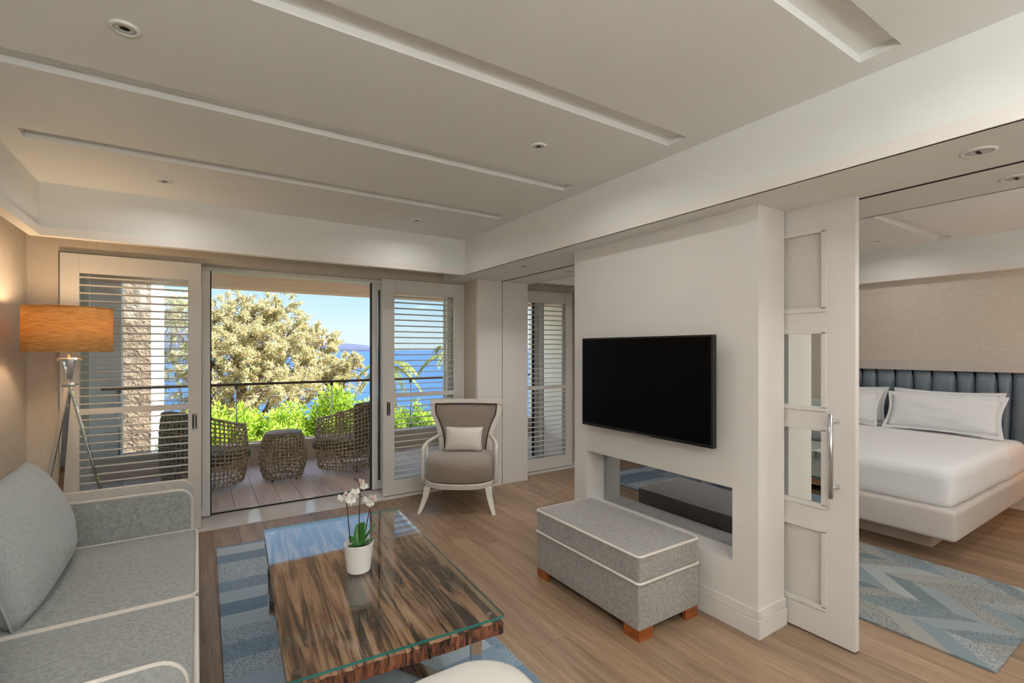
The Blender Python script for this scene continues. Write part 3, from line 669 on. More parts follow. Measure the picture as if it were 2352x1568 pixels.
# ---- coffee table
ct = tag(thing('coffee_table', (.684, 2.424, 0), math.radians(-3.4)), 'reclaimed timber coffee table with glass top and chrome legs', 'table')
TW, TL = .80, 1.515
g = MB(); bx_ = rrect(-TW / 2, TW / 2, -TL / 2, TL / 2, .008, 2); n_ = len(bx_)
g.add([(a, b, .421) for a, b in bx_] + [(a, b, .432) for a, b in bx_], [tuple(range(n_))[::-1], tuple(range(n_, 2 * n_))]); g.cur = 1
g.add([(a, b, .421) for a, b in bx_] + [(a, b, .432) for a, b in bx_], [(i, (i + 1) % n_, n_ + (i + 1) % n_, n_ + i) for i in range(n_)])
g.build('glass_top', ['table_glass', 'glass_edge_green'], ct)
random.seed(21)
pw = [.205, .185, .21, .19]; xx = -TW / 2 + .005
for k, w_ in enumerate(pw):
    m = MB(); ny, nx = 60, 12; top = []; e0 = random.uniform(-.004, .004); e1 = random.uniform(-.004, .004)
    vs = []; fs = []
    for j in range(ny + 1):
        for i in range(nx + 1):
            yy = -TL / 2 + e0 + (TL + e1 - e0) * j / ny; x_ = xx + (w_ - .003) * i / nx
            d = mnoise.noise(Vector((x_ * 30, yy * 3.0, k * 3.1))) * .0035 + mnoise.noise(Vector((x_ * 90, yy * 5, k))) * .002
            if i in (0, nx): d -= .004
            wob = (.006 * mnoise.noise(Vector((yy * 14, k, 2))) if (k == 3 and i == nx) or (k == 0 and i == 0) else 0)
            endw = .006 * mnoise.noise(Vector((x_ * 45, k, 5))) if j in (0, ny) else 0
            vs.append((x_ + wob, yy + endw, .409 + min(d, .003)))
    nv = len(vs); W1 = nx + 1
    vs += [(a, b, .358 + .004 * mnoise.noise(Vector((a * 20, b * 20, 0)))) for a, b, c in vs]
    for j in range(ny):
        for i in range(nx):
            a = j * W1 + i; fs.append((a, a + 1, a + W1 + 1, a + W1)); fs.append((nv + a, nv + a + W1, nv + a + W1 + 1, nv + a + 1))
    m.add(vs, fs); fs = []
    for j in range(ny):
        for i, fl in ((0, 1), (nx, 0)):
            a = j * W1 + i; q = (a, a + W1, nv + a + W1, nv + a); fs.append(q if fl else q[::-1])
    o_ = len(m.v) - len(vs); m.f += [tuple(t_ + o_ for t_ in q) for q in fs]; m.mi += [0] * len(fs)
    fs = []
    for i in range(nx):
        for j, fl in ((0, 0), (ny, 1)):
            a = j * W1 + i; q = (a, a + 1, nv + a + 1, nv + a); fs.append(q[::-1] if fl == 0 else q)
    m.f += [tuple(t_ + o_ for t_ in q) for q in fs]; m.mi += [1] * len(fs)
    m.build('timber_plank', ['reclaimed_wood', 'reclaimed_end_grain'], ct); xx += w_
for sx, sy in ((-1, 1), (1, 1), (1, -1), (-1, -1)): MB().lathe([(.012, .405), (.012, .4215)], 16, (sx * .36, sy * .70, 0)).build('standoff', 'chrome', ct)
for s_ in (1, -1):
    a, b = Vector((-.352, .585 * s_, 0)), Vector((.352, -.585 * s_, 0)); d = (b - a).normalized(); f_ = MB(); lift = .004 if s_ > 0 else 0
    up = Vector((0, 0, 1)); side = d.cross(up)
    for p in (a, b): f_.bar(p + Vector((0, 0, .0135)), p + Vector((0, 0, .357)), .014, .075, side)
    f_.bar(a + Vector((0, 0, .0195)), b + Vector((0, 0, .0195)), .085, .011); f_.bar(a + Vector((0, 0, .350 - lift)), b + Vector((0, 0, .350 - lift)), .085, .011)
    f_.build('leg_frame', 'chrome', ct, bevel=.001)

# ---- potted orchid on the table
OC = Vector((.655, 2.365, .4325)); orc = tag(thing('potted_orchid', tuple(OC)), 'white orchid in a ribbed white pot on the glass table', 'plant')
pr = [(.030, 0), (.052, 0), (.054, .004)]
for k in range(13): z = .008 + k * .0094; pr += [(.055 + .012 * k / 12 + .0010, z), (.055 + .012 * k / 12 - .0006, z + .0047)]
pr += [(.068, .131), (.069, .135), (.066, .136), (.063, .128), (.062, .105), (.0, .105)]
MB().lathe(pr, 40, cap1=False).build('pot', 'pot_glaze', orc, smooth=True)
soil = MB()
random.seed(4)
for k in range(60):
    a = random.uniform(0, 2 * PI); r_ = .054 * math.sqrt(random.random()); c = Vector((r_ * math.cos(a), r_ * math.sin(a), .108)); s1 = random.uniform(.006, .012)
    soil.add([c + Vector(v) * s1 for v in ((1, 0, 0), (-1, 0, 0), (0, 1, 0), (0, -1, 0), (0, 0, 1), (0, 0, -1))], [(0, 2, 4), (2, 1, 4), (1, 3, 4), (3, 0, 4), (2, 0, 5), (1, 2, 5), (3, 1, 5), (0, 3, 5)])
soil.build('bark_chips', 'pebble', orc, smooth=True)
def strap_leaf(az, L, w, rise, curl):
    m = MB(); n = 12; d = Vector((math.cos(az), math.sin(az), 0)); sd = Vector((-math.sin(az), math.cos(az), 0)); vs = []
    for i in range(n + 1):
        f = i / n; c = d * (.01 + L * f * math.cos(rise)) + Vector((0, 0, .11 + L * (math.sin(rise) * f - curl * f * f)))
        ww = w * (math.sin(PI * (.12 + .86 * f)) ** .6)
        for s_ in (-1, -.5, 0, .5, 1): vs.append(c + sd * s_ * ww / 2 + Vector((0, 0, abs(s_) * .008)) + d * 0)
    fs = [(i * 5 + k, i * 5 + k + 1, i * 5 + k + 6, i * 5 + k + 5) for i in range(n) for k in range(4)]
    o = m.add(vs, fs).build('leaf', 'orchid_leaf', orc, smooth=True); md = o.modifiers.new('t', 'SOLIDIFY'); md.thickness = .002
RT = Vector((math.cos(YAW), -math.sin(YAW), 0))                      # to the photographer's right
ar = math.atan2(RT.y, RT.x)
strap_leaf(ar + .25, .135, .050, 1.05, .12); strap_leaf(ar + 1.3, .12, .052, 1.35, .1); strap_leaf(ar - .1, .085, .04, .75, .2); strap_leaf(ar + 2.6, .075, .036, .7, .2); strap_leaf(ar - 1.9, .075, .034, .55, .12); strap_leaf(ar + 1.9, .11, .045, 1.3, .1)
def orchid_flower(c, face, s1, lip=True):
    fz = face.normalized(); fx = fz.cross(Vector((0, 0, 1))).normalized(); fy = fx.cross(fz) * -1
    m = MB()
    for ang, L, w_ in ((90, 1.0, .55), (210, .95, .5), (330, .95, .5), (15, 1.05, 1.0), (165, 1.05, 1.0)):
        a = math.radians(ang); d = fx * math.cos(a) + fy * math.sin(a); sd = fz.cross(d)
        vs = []; n = 6
        for i in range(n + 1):
            f = i / n; ww = w_ * s1 * math.sin(PI * (.08 + .88 * f)) ** .7
            for t_ in (-1, 0, 1): vs.append(c + d * L * s1 * f + sd * t_ * ww / 2 + fz * (s1 * (.18 * f * (1 - f) * 2 - .12 * abs(t_))))
        m.add(vs, [(i * 3 + k, i * 3 + k + 1, i * 3 + k + 4, i * 3 + k + 3) for i in range(n) for k in range(2)])
    o = m.build('flower', 'orchid_petal', orc, smooth=True)
    if lip: MB().rbox(*(c + fz * .006), .010, .010, .012, .004, 2).build('lip', 'orchid_lip', o, smooth=True)
DP = 2.345
def loc_(u, v, dd=0): return at(u, v, DP + dd) - OC
st = [[(805, 1246), (801, 1205), (797, 1165), (793, 1145)], [(826, 1242), (825, 1195), (827, 1140), (826, 1115), (820, 1102), (812, 1099)], [(838, 1240), (842, 1205), (848, 1175), (853, 1150), (858, 1138)]]
for k, s_ in enumerate(st):
    pts = [loc_(*q, .01 * k) for q in s_]; MB().tube(pts, [.0026] * (len(pts) - 1) + [.0015], 7).build('stem', 'orchid_stem', orc, smooth=True)
    mid = pts[2]; MB().rbox(*(mid + RT * .004), .008, .008, .006, .0025, 2).build('node', 'orchid_stem', orc, smooth=True)
FW = Vector((math.sin(YAW), math.cos(YAW), 0))
random.seed(9)
for (u, v, s1, dd) in [(785, 1142, .020, 0), (797, 1136, .022, -.01), (800, 1152, .020, .02), (812, 1140, .019, .01), (816, 1127, .018, 0), (830, 1106, .019, 0), (836, 1116, .016, .01), (845, 1146, .019, 0), (856, 1142, .020, -.015), (850, 1155, .016, .01), (806, 1148, .019, -.02)]:
    orchid_flower(loc_(u, v, dd), -FW + RT * random.uniform(-.8, .8) + Vector((0, 0, random.uniform(-.2, .6))), s1 * 1.25, (u in (856, 797, 830)))

# ---- ottoman
ot = tag(thing('ottoman', (2.13, 2.153, 0)), 'grey linen box ottoman with white piping under the television', 'ottoman')
wb(MB().rbox(2.13, 2.153, .178, .485, .89, .245, .012, 5), 'body', 'ottoman_linen', ot, smooth=True)
ld = wb(MB().rbox(2.13, 2.153, .372, .488, .893, .145, .018, 8, crown=.012), 'lid_cushion', 'ottoman_linen', ot, smooth=True)
for z, of in ((.436, .002), (.300, -.001)):
    pts = loop_sub([(a, b, z) for a, b in rrect(1.886 + of, 2.374 - of, 1.7065 + of, 2.5995 - of, .02)], .08); MB().tube(pts, .0075, 8, closed=True).build('piping', 'piping', ld, smooth=True).location = (0, 0, 0)
for sx in (-1, 1):
    for sy in (-1, 1):
        L = [(0, 0), (.105, 0), (.105, .022), (.022, .022), (.022, .105), (0, .105)]
        wb(MB().prism([(2.13 + sx * (.238 - a), 2.153 + sy * (.44 - b)) for a, b in L], 0, .058), 'foot', 'cherry_wood', ot)
wb(MB().box(1.93, 2.33, 1.75, 2.55, .052, .058), 'underside', 'black_gap', ot)

# ---- television
tv = tag(thing('television', (2.36, 2.12, .955)), 'black flat television mounted on the white partition wall', 'television')
wb(MB().box(2.335, 2.372, 1.594, 2.652, .962, 1.583), 'casing', 'tv_bezel', tv, bevel=.004)
wb(MB().box(2.3325, 2.336, 1.606, 2.640, .982, 1.572), 'screen', 'screen_black', tv)
wb(MB().box(2.329, 2.336, 2.02, 2.19, .957, .969), 'sensor_bar', 'steel', tv, bevel=.002)
wb(MB().box(2.37, 2.443, 1.9, 2.35, 1.12, 1.42), 'wall_mount', 'tv_bezel', tv)

# ---- floor lamp
LX, LY = -.715, 4.285
lamp = tag(thing('floor_lamp', (LX, LY, 0)), 'chrome tripod floor lamp with a wide amber drum shade', 'lamp')
R_ = .228
MB().lathe([(R_, 1.49), (R_, 1.775), (R_ - .004, 1.775), (R_ - .004, 1.49), (R_, 1.49)], 64, cap0=False, cap1=False).build('shade', 'lamp_shade_linen', lamp, smooth=True)
for z in (1.488, 1.7765): MB().tube([(R_ * math.cos(a * PI / 24), R_ * math.sin(a * PI / 24), z) for a in range(48)], .0035, 6, closed=True).build('rim', 'lamp_shade_linen', lamp, smooth=True)
m = MB(); m.tube([(0, 0, 1.44), (0, 0, 1.56)], .008, 10)
for k in range(3): a = 2 * PI * k / 3; m.tube([(0, 0, 1.53), (R_ * math.cos(a), R_ * math.sin(a), 1.53)], .003, 6)
m.build('stem', 'chrome', lamp, smooth=True)
MB().lathe([(.0, 1.56), (.018, 1.565), (.032, 1.60), (.030, 1.63), (.0, 1.655)], 16).build('bulb', 'lamp_bulb', lamp, smooth=True)
m = MB(); m.rbox(0, 0, 1.435, .10, .05, .025, .006, 2).tube([(-.06, 0, 1.435), (.065, 0, 1.435)], .008, 10); m.build('head_bracket', 'chrome', lamp, smooth=True)
MB().rbox(0, 0, 1.27, .07, .05, .03, .006, 2).tube([(-.05, .0, 1.27), (.055, 0, 1.27)], .006, 8).build('hub', 'chrome', lamp, smooth=True)
aim = math.atan2(-LY, -LX)     # towards the viewer
for k, da in enumerate((math.radians(75), math.radians(-165), math.radians(-45))):
    a = aim + da; d = Vector((math.cos(a), math.sin(a), 0))
    MB().bar(d * -.035 + Vector((0, 0, 1.44)), d * .285 + Vector((0, 0, .003)), .030, .014, d).build('leg', 'chrome', lamp, bevel=.002)
    
pl = bpy.data.lights.new('lamp_glow', 'POINT'); pl.energy = 6; pl.color = (1.0, .74, .46); pl.shadow_soft_size = .05
po = bpy.data.objects.new('lamp_glow', pl); COL.objects.link(po); po.parent = lamp; po.location = (0, 0, 1.70)

# ---- wing armchair
AC = Vector((2.175, 4.235, 0)); AR = math.radians(-36)
ac = tag(thing('armchair', tuple(AC), AR), 'taupe armchair with flared white-framed back by the shutter', 'armchair')
def D_shape(w_, yf, yb, n=20, pw=2.6):
    p = []
    for k in range(n + 1):
        a = PI + PI * k / n; cx = math.cos(a); sy = math.sin(a)
        p.append((w_ * math.copysign(abs(cx) ** (2 / pw), cx), yf * -1 * math.copysign(abs(sy) ** (2 / pw), sy)))
    return [(x, y if y < 0 else y) for x, y in p] + [(w_ * .84, yb), (-w_ * .84, yb)]
fr = D_shape(.345, -.335, .31)
fr = [(x, y) for x, y in fr]
m = MB(); m.prism(fr, .218, .268)
sf = m.build('seat_frame', 'chair_lacquer', ac, bevel=.004)
for z in (.228, .243, .259): MB().tube(loop_sub([(x * 1.004, y * 1.004, z) for x, y in fr], .05), .0065, 6, closed=True).build('reeding', 'chair_lacquer', sf, smooth=True)
cs = [(x * .985, y * .985) for x, y in fr]; n_ = len(cs); m = MB(); vs = []; rows = [(.90, .269), (.985, .278), (1.0, .31), (1.0, .395), (.99, .435), (.965, .458), (.90, .472), (.7, .481), (.4, .485), (.05, .486)]
for k, (s1, z) in enumerate(rows):
    bul = 1 + (.02 if 1 < k < 5 else 0)
    vs += [(x * s1 * bul, y * s1 * bul if y < 0 else (y - .0) * s1, z) for x, y in cs]
fs = [(i * n_ + k, i * n_ + (k + 1) % n_, (i + 1) * n_ + (k + 1) % n_, (i + 1) * n_ + k) for i in range(len(rows) - 1) for k in range(n_)] + [tuple(range(n_))[::-1], tuple((len(rows) - 1) * n_ + k for k in range(n_))]
m.add(vs, fs).build('seat_cushion', 'chair_velvet', ac, smooth=True)
OUT = [(.36, .213), (.50, .216), (.58, .224), (.66, .240), (.73, .262), (.79, .290), (.83, .310), (.875, .318), (.94, .324)]
def bp_(x, z, d=0.0): return Vector((x, .235 + (z - .40) * .20 - .55 * x * x + d, z))
def outline(z):
    for (a, wa), (b, wb_) in zip(OUT, OUT[1:]):
        if a <= z <= b: return wa + (wb_ - wa) * (z - a) / (b - a)
    return OUT[-1][1]
m = MB(); nz, nx = 26, 14; vs = []; fs = []
for sd in (0, 1):
    for j in range(nz + 1):
        z = .36 + (.94 - .36) * j / nz; w_ = outline(z)
        for i in range(nx + 1):
            u = -1 + 2 * i / nx; e = (1 - u ** 6) * (1 - (2 * j / nz - 1) ** 8); vs.append(bp_(u * w_, z, -.022 * e if sd == 0 else .03))
o1 = (nz + 1) * (nx + 1)
for j in range(nz):
    for i in range(nx): a = j * (nx + 1) + i; fs.append((a, a + 1, a + nx + 2, a + nx + 1)); fs.append((o1 + a, o1 + a + nx + 1, o1 + a + nx + 2, o1 + a + 1))
m.add(vs, fs).build('backrest', 'chair_velvet', ac, smooth=True)
FWD = .052
m = MB()
zs = [.36 + (.94 - .36) * j / 26 for j in range(27)]
for sg in (-1, 1):
    vs = []
    for z in zs:
        w_ = outline(z)
        for (x, d) in ((w_, -.012), (w_ + FWD, -.012), (w_ + FWD, .04), (w_, .04)): vs.append(bp_(sg * x, z, d + .55 * ((x) ** 2 - w_ ** 2)))
    fs = [(j * 4 + k, j * 4 + (k + 1) % 4, (j + 1) * 4 + (k + 1) % 4, (j + 1) * 4 + k) for j in range(26) for k in range(4)] + [(0, 3, 2, 1), (104, 105, 106, 107)]
    m.add(vs, fs if sg > 0 else [q[::-1] for q in fs])
vs = []
for i in range(21):
    x = (-1 + i / 10) * (.324 + FWD)
    for (z, d) in ((.94, -.012), (.982, -.012), (.982, .04), (.94, .04)): vs.append(bp_(x, z, d))
m.add(vs, [(j * 4 + k, (j + 1) * 4 + k, (j + 1) * 4 + (k + 1) % 4, j * 4 + (k + 1) % 4) for j in range(20) for k in range(4)] + [(0, 1, 2, 3), (83, 82, 81, 80)])
m.build('back_frame', 'chair_lacquer', ac)
pts = [bp_(-outline(z) + .004, z, -.016) for z in zs[4:]] + [bp_((-1 + i / 6) * .318, .937, -.016) for i in range(1, 12)] + [bp_(outline(z) - .004, z, -.016) for z in zs[:3:-1]]
MB().tube(pts, .0065, 7).build('trim_cord', 'chair_trim', ac, smooth=True)
for sg in (-1, 1):
    P_ = [Vector(p) for p in ((sg * .258, .20, .625), (sg * .300, .09, .615), (sg * .334, -.03, .600), (sg * .347, -.11, .580), (sg * .350, -.155, .552), (sg * .350, -.172, .49), (sg * .347, -.17, .25))]
    m = MB(); sm = []
    for i in range(len(P_) - 1): sm += [P_[i].lerp(P_[i + 1], t_ / 3) for t_ in range(3)]
    sm.append(P_[-1]); m.tube(sm, [.0165] * len(sm), 8)
    a_ = m.build('arm', 'chair_lacquer', ac, smooth=True)
    MB().tube([(sg * .342, -.05, .25), (sg * .338, -.045, .60)], .013, 8).build('arm_post', 'chair_lacquer', ac, smooth=True)
    for (ya, yb, xa, xb) in ((-.235, -.335, .285, .345), (.25, .33, .25, .275)):
        m = MB(); vs = []
        for f, hw in ((0, .030), (.35, .026), (.7, .021), (1, .016)):
            c = Vector((sg * (xa + (xb - xa) * f ** 1.5), ya + (yb - ya) * f ** 1.5, .222 * (1 - f))); vs += [c + Vector((a * hw, b_ * hw, 0)) for a, b_ in ((-1, -1), (1, -1), (1, 1), (-1, 1))]
        m.add(vs, [(j * 4 + k, (j + 1) * 4 + k, (j + 1) * 4 + (k + 1) % 4, j * 4 + (k + 1) % 4) for j in range(3) for k in range(4)] + [(0, 1, 2, 3), (15, 14, 13, 12)])
        m.build('leg', 'chair_lacquer', ac, bevel=.003)
M = Matrix.Translation((0, .11, .605)) @ Matrix.Rotation(math.radians(-14), 4, 'X') @ Matrix(((1, 0, 0, 0), (0, 0, -1, 0), (0, 1, 0, 0), (0, 0, 0, 1)))
tag(MB().pillow(M, .385, .245, .13, 18, .06, .006).build('lumbar_pillow', 'ivory_cloth', smooth=True, weld=True, loc=tuple(AC), rot=(0, 0, AR)), 'small ivory lumbar pillow on the taupe armchair', 'pillow')

# ---- cream seat in the foreground
fs_ = tag(thing('square_stool', (.665, 1.225, 0)), 'cream leather rounded square stool in front of the coffee table', 'stool')
def puck(rows, r0, hx, hy):
    m = MB(); vs = []
    for s1, z in rows: vs += [(x * s1, y * s1, z) for x, y in rrect(-hx, hx, -hy, hy, r0, 8)]
    n = 36; fs = [(i * n + k, i * n + (k + 1) % n, (i + 1) * n + (k + 1) % n, (i + 1) * n + k) for i in range(len(rows) - 1) for k in range(n)]
    return m.add(vs, fs + [tuple(range(n))[::-1], tuple((len(rows) - 1) * n + k for k in range(n))])
puck([(.90, .10), (.94, .11), (.95, .20), (.95, .32)], .165, .235, .235).build('body', 'cream_leather', fs_, smooth=True)
puck([(.95, .322), (.985, .332), (1.0, .36), (1.0, .405), (.985, .432), (.95, .449), (.88, .458), (.7, .464), (.4, .467), (.05, .468)], .17, .235, .235).build('seat_pad', 'cream_leather', fs_, smooth=True)
MB().tube([(x * .975, y * .975, .326) for x, y in rrect(-.235, .235, -.235, .235, .165, 8)], .005, 6, closed=True).build('welt', 'cream_leather', fs_, smooth=True)
for k in range(4):
    a = PI / 4 + k * PI / 2; MB().lathe([(.016, .013), (.022, .105)], 12, (.21 * math.cos(a), .21 * math.sin(a), 0)).build('foot', 'cherry_wood', fs_, smooth=True)

# ---- bed
bed = tag(thing('bed', (5.35, 2.03, 0)), 'low double bed on a recessed plinth with white linen', 'bed')
BY0, BY1 = 1.095, 2.975
m = MB(); m.rbox(5.355, (BY0 + BY1) / 2, .288, 2.09, BY1 - BY0, .215, .03, 4); wb(m, 'frame', 'bed_lacquer', bed, smooth=True)
wb(MB().box(4.67, 6.35, 1.33, 2.74, 0, .19), 'plinth', 'plinth_wood', bed)
def drape(o, u):
    o.z += .010 * mnoise.noise(Vector((o.x * 2.2, o.y * 2.4, 1))) * max(0, u[2])
    if abs(u[0]) > .97 or abs(u[1]) > .97: o.x += .006 * mnoise.noise(Vector((o.y * 6, o.z * 4, 3))); o.y += .006 * mnoise.noise(Vector((o.x * 6, o.z * 4, 5)))
    return o
wb(MB().rbox(5.36, (BY0 + BY1) / 2, .525, 2.00, BY1 - BY0 - .05, .29, .075, 16, crown=.03, side=.008, fn=drape), 'mattress', 'bed_sheet', bed, smooth=True)
wb(MB().rbox(5.86, (BY0 + BY1) / 2, .530, .50, BY1 - BY0 - .02, .305, .082, 12, crown=.022, fn=drape), 'turned_down_sheet', 'bed_sheet', bed, smooth=True)
hb = tag(thing('headboard', (6.42, 2.0, 0)), 'blue leather channelled headboard in a white frame', 'headboard')
wb(MB().box(6.385, 6.459, .72, 3.30, 1.284, 1.386), 'top_frame', 'bed_lacquer', hb, bevel=.004)
wb(MB().box(6.43, 6.459, .72, 3.30, .20, 1.284), 'back_board', 'navy_cloth', hb)
ys = [.80, .93, 1.05, 1.225, 1.335, 1.487, 1.632, 1.819, 1.982, 2.134, 2.315, 2.45, 2.63, 2.77, 2.95, 3.08, 3.26]
for i in range(len(ys) - 1):
    sh0 = .034 if i % 2 else -.034; sh1 = -sh0
    yt0, yt1, yb0, yb1 = ys[i] + .003, ys[i + 1] - .003, ys[i] + sh0 + .003, ys[i + 1] + sh1 - .003
    m = MB(); vs = []; nu, nv_ = 8, 10
    for j in range(nv_ + 1):
        f = j / nv_; z = .42 + (1.282 - .42) * f
        for k in range(nu + 1):
            u = k / nu; y = (yb0 + (yb1 - yb0) * u) * (1 - f) + (yt0 + (yt1 - yt0) * u) * f
            vs.append((6.43 - .052 * (1 - (2 * u - 1) ** 4) ** .6 * (1 - (2 * f - 1) ** 16) ** .5, y, z))
    m.add(vs, [(j * (nu + 1) + k, j * (nu + 1) + k + 1, (j + 1) * (nu + 1) + k + 1, (j + 1) * (nu + 1) + k) for j in range(nv_) for k in range(nu)])
    wb(m, 'padded_channel', 'blue_leather', hb, smooth=True)
def bed_pillow(x, y, z, w_, h_, t_, tilt, lab):
    M = Matrix.Rotation(math.radians(tilt), 4, 'Y') @ Matrix(((0, 0, -1, 0), (1, 0, 0, 0), (0, 1, 0, 0), (0, 0, 0, 1)))
    p = MB().pillow(M, w_, h_, t_, 22, .05, .02).build('bed_pillow', 'bed_sheet', smooth=True, weld=True, loc=(x, y, z))
    m = MB(); e = .035; n = 20                                         # flat flange round the slip
    ring = [(u * w_ / 2 * (1 - .05 * (1 - v * v)), v * h_ / 2 * (1 - .05 * (1 - u * u))) for u, v in [(-1 + 2 * k / n, -1) for k in range(n)] + [(1, -1 + 2 * k / n) for k in range(n)] + [(1 - 2 * k / n, 1) for k in range(n)] + [(-1, 1 - 2 * k / n) for k in range(n)]]
    out = [(a + math.copysign(e, a) * min(1, (abs(a) / (w_ / 2)) ** 8), b + math.copysign(e, b) * min(1, (abs(b) / (h_ / 2)) ** 8)) for a, b in ring]; k_ = len(ring)
    m.add([M @ Vector((a, b, .004 * math.sin(a * 40))) for a, b in out] + [M @ Vector((a * .97, b * .97, 0)) for a, b in ring], [(i, (i + 1) % k_, k_ + (i + 1) % k_, k_ + i) for i in range(k_)])
    m.build('flange', 'bed_sheet', p, smooth=True); return tag(p, lab, 'pillow')
bed_pillow(6.03, 1.645, .885, .84, .34, .15, 26, 'white bed pillow nearest the room, front of its pair')
bed_pillow(6.26, 1.68, .888, .80, .36, .12, 14, 'white bed pillow propped behind the front pillow nearest the room')
bed_pillow(6.03, 2.57, .885, .80, .34, .15, 26, 'white bed pillow on the window side, beside the sliding door edge')
bed_pillow(6.26, 2.58, .888, .78, .36, .12, 14, 'white bed pillow against the headboard on the window side')
ns = tag(thing('nightstand', (6.15, .47, 0)), 'brown wooden nightstand beside the bed', 'nightstand')
wb(MB().box(5.94, 6.36, .24, .70, .16, .55), 'body', 'cherry_wood', ns, bevel=.004); wb(MB().box(5.93, 5.942, .26, .68, .30, .53), 'drawer', 'cherry_wood', ns, bevel=.003)
for fx in (5.97, 6.33):
    for fy in (.28, .66): wb(MB().box(fx - .015, fx + .015, fy - .015, fy + .015, 0, .17), 'leg', 'cherry_wood', ns)
bl = tag(thing('bedside_lamp', (6.15, .50, .552)), 'small bedside lamp with a cloth shade on the nightstand', 'lamp')
MB().lathe([(.06, 0), (.06, .012), (.012, .02), (.012, .24)], 20).build('base', 'steel', bl, smooth=True)
MB().lathe([(.13, .22), (.11, .42)], 32, cap0=False, cap1=False).build('shade', 'lamp_shade_linen', bl, smooth=True)
pl2 = bpy.data.lights.new('bedside_glow', 'POINT'); pl2.energy = 5; pl2.color = (1, .58, .26); pl2.shadow_soft_size = .04
po2 = bpy.data.objects.new('bedside_glow', pl2); COL.objects.link(po2); po2.parent = bl; po2.location = (0, 0, .32)

# ---- rattan balcony furniture
def woven(mb, surf, nu, nv, r, closed_u, vals_v=None):
    for i in range(nu if closed_u else nu + 1):
        u = i / nu
        pts = []
        for k in range(13):
            v = k / 12; p, n = surf(u, v); pts.append(p + n * r * .7 * (1 if (int(k) + i) % 2 else -1))
        mb.tube(pts, r, 5)
    for j in range(nv + 1):
        v = j / nv; pts = []; K = nu * 2
        for k in range(K if closed_u else K + 1):
            u = k / K; p, n = surf(u, v); pts.append(p + n * r * .7 * (1 if (k // 2 + j) % 2 else -1) * (1 if k % 2 == 0 else 0))
        mb.tube(pts, r, 5, closed=closed_u)
def drum_surf(u, v):
    a = 2 * PI * u; z = .035 + .485 * v; rr = .165 + .085 * math.sin(PI * (.12 + .80 * v)) ** .8
    return Vector((rr * math.cos(a), rr * math.sin(a), z)), Vector((math.cos(a), math.sin(a), 0))
stl = tag(thing('drum_stool', (.84, 6.19, 0)), 'barrel-shaped open-weave rattan side table between the balcony chairs', 'side table')
m = MB(); woven(m, drum_surf, 34, 13, .0075, True); m.build('woven_body', 'rattan', stl, smooth=True)
MB().lathe([(.0, .520), (.185, .520), (.196, .526), (.198, .535), (.190, .545), (.0, .547)], 40, cap0=False, cap1=False).build('top', 'stool_top_wood', stl, smooth=True)
MB().tube([(.175 * math.cos(a * PI / 20), .175 * math.sin(a * PI / 20), .03) for a in range(40)], .010, 6, closed=True).build('base_ring', 'rattan', stl, smooth=True)
for k in range(4): a = PI / 4 + k * PI / 2; MB().lathe([(.010, 0), (.010, .03)], 8, (.175 * math.cos(a), .175 * math.sin(a), 0)).build('foot', 'dark_steel', stl)
def chair_surf(u, v):
    th = math.radians(-138 + 276 * u)                # 0 = back of the chair (+x local)
    top = .66 + .20 * max(0, math.cos(th * .62)) ** 2.2
    z = .055 + (top - .055) * v; rr = .345 + .055 * math.sin(PI * (.10 + .72 * v)) ** .9
    return Vector((rr * math.cos(th) * 1.02, rr * math.sin(th), z)), Vector((math.cos(th), math.sin(th), 0))
def rattan_chair(loc, rz, label):
    r = tag(thing('rattan_chair', loc, rz), label, 'chair', 'rattan chairs on the balcony')
    m = MB(); woven(m, chair_surf, 44, 16, .0085, False); m.build('woven_shell', 'rattan', r, smooth=True)
    pts = [chair_surf(k / 40, 1.0)[0] for k in range(41)]; MB().tube(pts, .015, 7).build('rim', 'rattan', r, smooth=True)
    pts = [chair_surf(k / 40, .0)[0] for k in range(41)]; MB().tube(pts, .012, 7).build('base_ring', 'rattan', r, smooth=True)
    MB().rbox(-.04, 0, .33, .62, .60, .11, .045, 6, crown=.02).build('seat_cushion', 'outdoor_cushion', r, smooth=True)
    def bend(o, u): o.x -= .9 * o.y * o.y; return o
    MB().rbox(.30, 0, .60, .13, .58, .50, .06, 6, fn=bend).build('back_cushion', 'outdoor_cushion', r, smooth=True)
    MB().lathe([(.28, .25), (.28, .27)], 24).build('seat_frame', 'rattan', r, smooth=True)
    for k in range(4): a = PI / 4 + k * PI / 2; MB().lathe([(.012, 0), (.012, .06)], 8, (.27 * math.cos(a), .27 * math.sin(a), 0)).build('foot', 'dark_steel', r)
    return r
rattan_chair((.07, 6.24, 0), math.radians(-140), 'woven rattan tub chair left of the drum side table')
rattan_chair((1.62, 6.30, 0), math.radians(-40), 'woven rattan tub chair right of the drum side table')

# ---- ceiling fittings and the light they give
def pinhole(x, y, lab, e=LAMP_W, z=CEIL, r=.045, group='pinhole ceiling spots'):
    f = tag(thing('ceiling_spot', (x, y, z)), lab, 'ceiling light', group)
    MB().lathe([(r, 0), (r, -.006), (r * .72, -.008), (r * .70, -.002)], 32, cap0=False, cap1=False).build('ring', 'frame_paint', f, smooth=True)
    MB().lathe([(r * .68, -.003), (r * .66, -.005), (r * .36, -.005), (r * .34, -.002)], 32, cap0=False, cap1=False).build('baffle', 'spot_lens', f, smooth=True)
    MB().lathe([(r * .70, -.0015), (r * .70, -.0005)], 24).build('recess', 'black_gap', f)
    la = bpy.data.lights.new('spot_light', 'AREA'); la.shape = 'DISK'; la.size = .10; la.energy = e; la.color = LAMP_COL; la.spread = math.radians(165)
    lo = bpy.data.objects.new('spot_light', la); COL.objects.link(lo); lo.parent = f; lo.location = (0, 0, -.02)
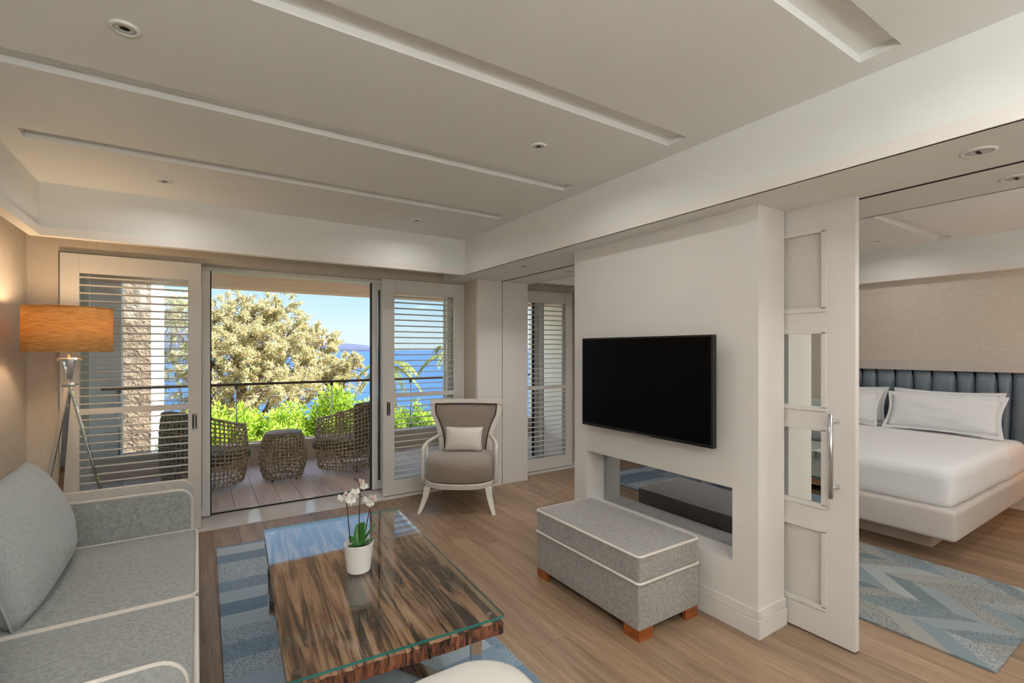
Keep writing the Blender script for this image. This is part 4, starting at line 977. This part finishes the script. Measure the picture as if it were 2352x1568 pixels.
for (x, y, lb, *e_) in ((-.21, 2.12, 'pinhole ceiling spot above the sofa, nearest the camera'), (1.555, 2.12, 'pinhole ceiling spot in front of the television wall'), (-.18, 3.895, 'pinhole ceiling spot near the tripod lamp', 1.4), (1.57, 3.895, 'pinhole ceiling spot near the wing armchair', 1.4),
                   (-.2, .35, 'pinhole ceiling spot over the near end of the room, sofa side'), (1.56, .35, 'pinhole ceiling spot over the near end of the room, door side'), (.68, -1.0, 'pinhole ceiling spot by the rear wall')): pinhole(x, y, lb, *e_)
for (x, y, lb) in ((5.80, 2.08, 'pinhole ceiling spot above the bed pillows'), (4.3, 2.08, 'pinhole ceiling spot above the foot of the bed'), (4.3, .3, 'pinhole ceiling spot over the near bedroom corner'), (5.8, .3, 'pinhole ceiling spot above the nightstand side'), (4.6, 3.7, 'pinhole ceiling spot near the bedroom window')): pinhole(x, y, lb, LAMP_W * .7)
def downlight(x, y, lab, e):
    f = tag(thing('downlight', (x, y, SOF)), lab, 'ceiling light', 'round downlights under the beam')
    MB().lathe([(.055, 0), (.055, -.004), (.045, -.006), (.038, -.001)], 36, cap0=False, cap1=False).build('ring', 'frame_paint', f, smooth=True)
    MB().lathe([(.040, -.0015), (.036, -.003), (.0, -.003)], 32, cap1=False).build('lens', 'spot_lens', f, smooth=True)
    MB().box(-.02, .02, -.006, .006, -.0045, -.003).build('aperture', 'black_gap', f)
    la = bpy.data.lights.new('downlight_light', 'AREA'); la.shape = 'DISK'; la.size = .07; la.energy = e; la.color = LAMP_COL; la.spread = math.radians(130)
    lo = bpy.data.objects.new('downlight_light', la); COL.objects.link(lo); lo.parent = f; lo.location = (0, 0, -.015)
downlight(2.497, .57, 'round downlight under the beam on the living room side of the door slot', 1.4); downlight(3.016, .565, 'round downlight under the beam on the bedroom side, by the open sliding door', 1.6)
downlight(2.478, 3.59, 'round downlight under the far end of the beam, living room side', 2); downlight(3.006, 3.596, 'round downlight under the far end of the beam, bedroom side', 2)

def fill_light(x, y, lab, e):  # added out-of-view fill: upward light bounced off the ceiling, no known room lamp
    f = tag(thing('bounce_fill', (x, y, 0)), lab, 'lamp', 'added bounce fill lights on steel stands')
    MB().lathe([(.14, 0), (.14, .015), (.02, .03), (.014, .05), (.014, 1.70)], 28).build('stand', 'steel', f, smooth=True)
    MB().lathe([(.02, 1.68), (.10, 1.70), (.20, 1.76), (.205, 1.765), (.195, 1.765), (.10, 1.715), (.0, 1.705)], 36, cap0=False, cap1=False).build('bowl', 'frame_paint', f, smooth=True)
    la = bpy.data.lights.new('bounce_fill_light', 'AREA'); la.shape = 'DISK'; la.size = .36; la.energy = e; la.color = (.92, .975, 1.0)
    lo = bpy.data.objects.new('bounce_fill_light', la); COL.objects.link(lo); lo.parent = f; lo.location = (0, 0, 1.77); lo.rotation_euler = (PI, 0, 0)
fill_light(-.55, -1.3, 'added fill light behind the near end of the sofa', FILL_W * 1.2); fill_light(1.3, -1.7, 'added fill light in the rear of the room, door side', FILL_W * .75)
fill_light(4.4, -1.2, 'added fill light in the rear of the bedroom', FILL_W * .6)
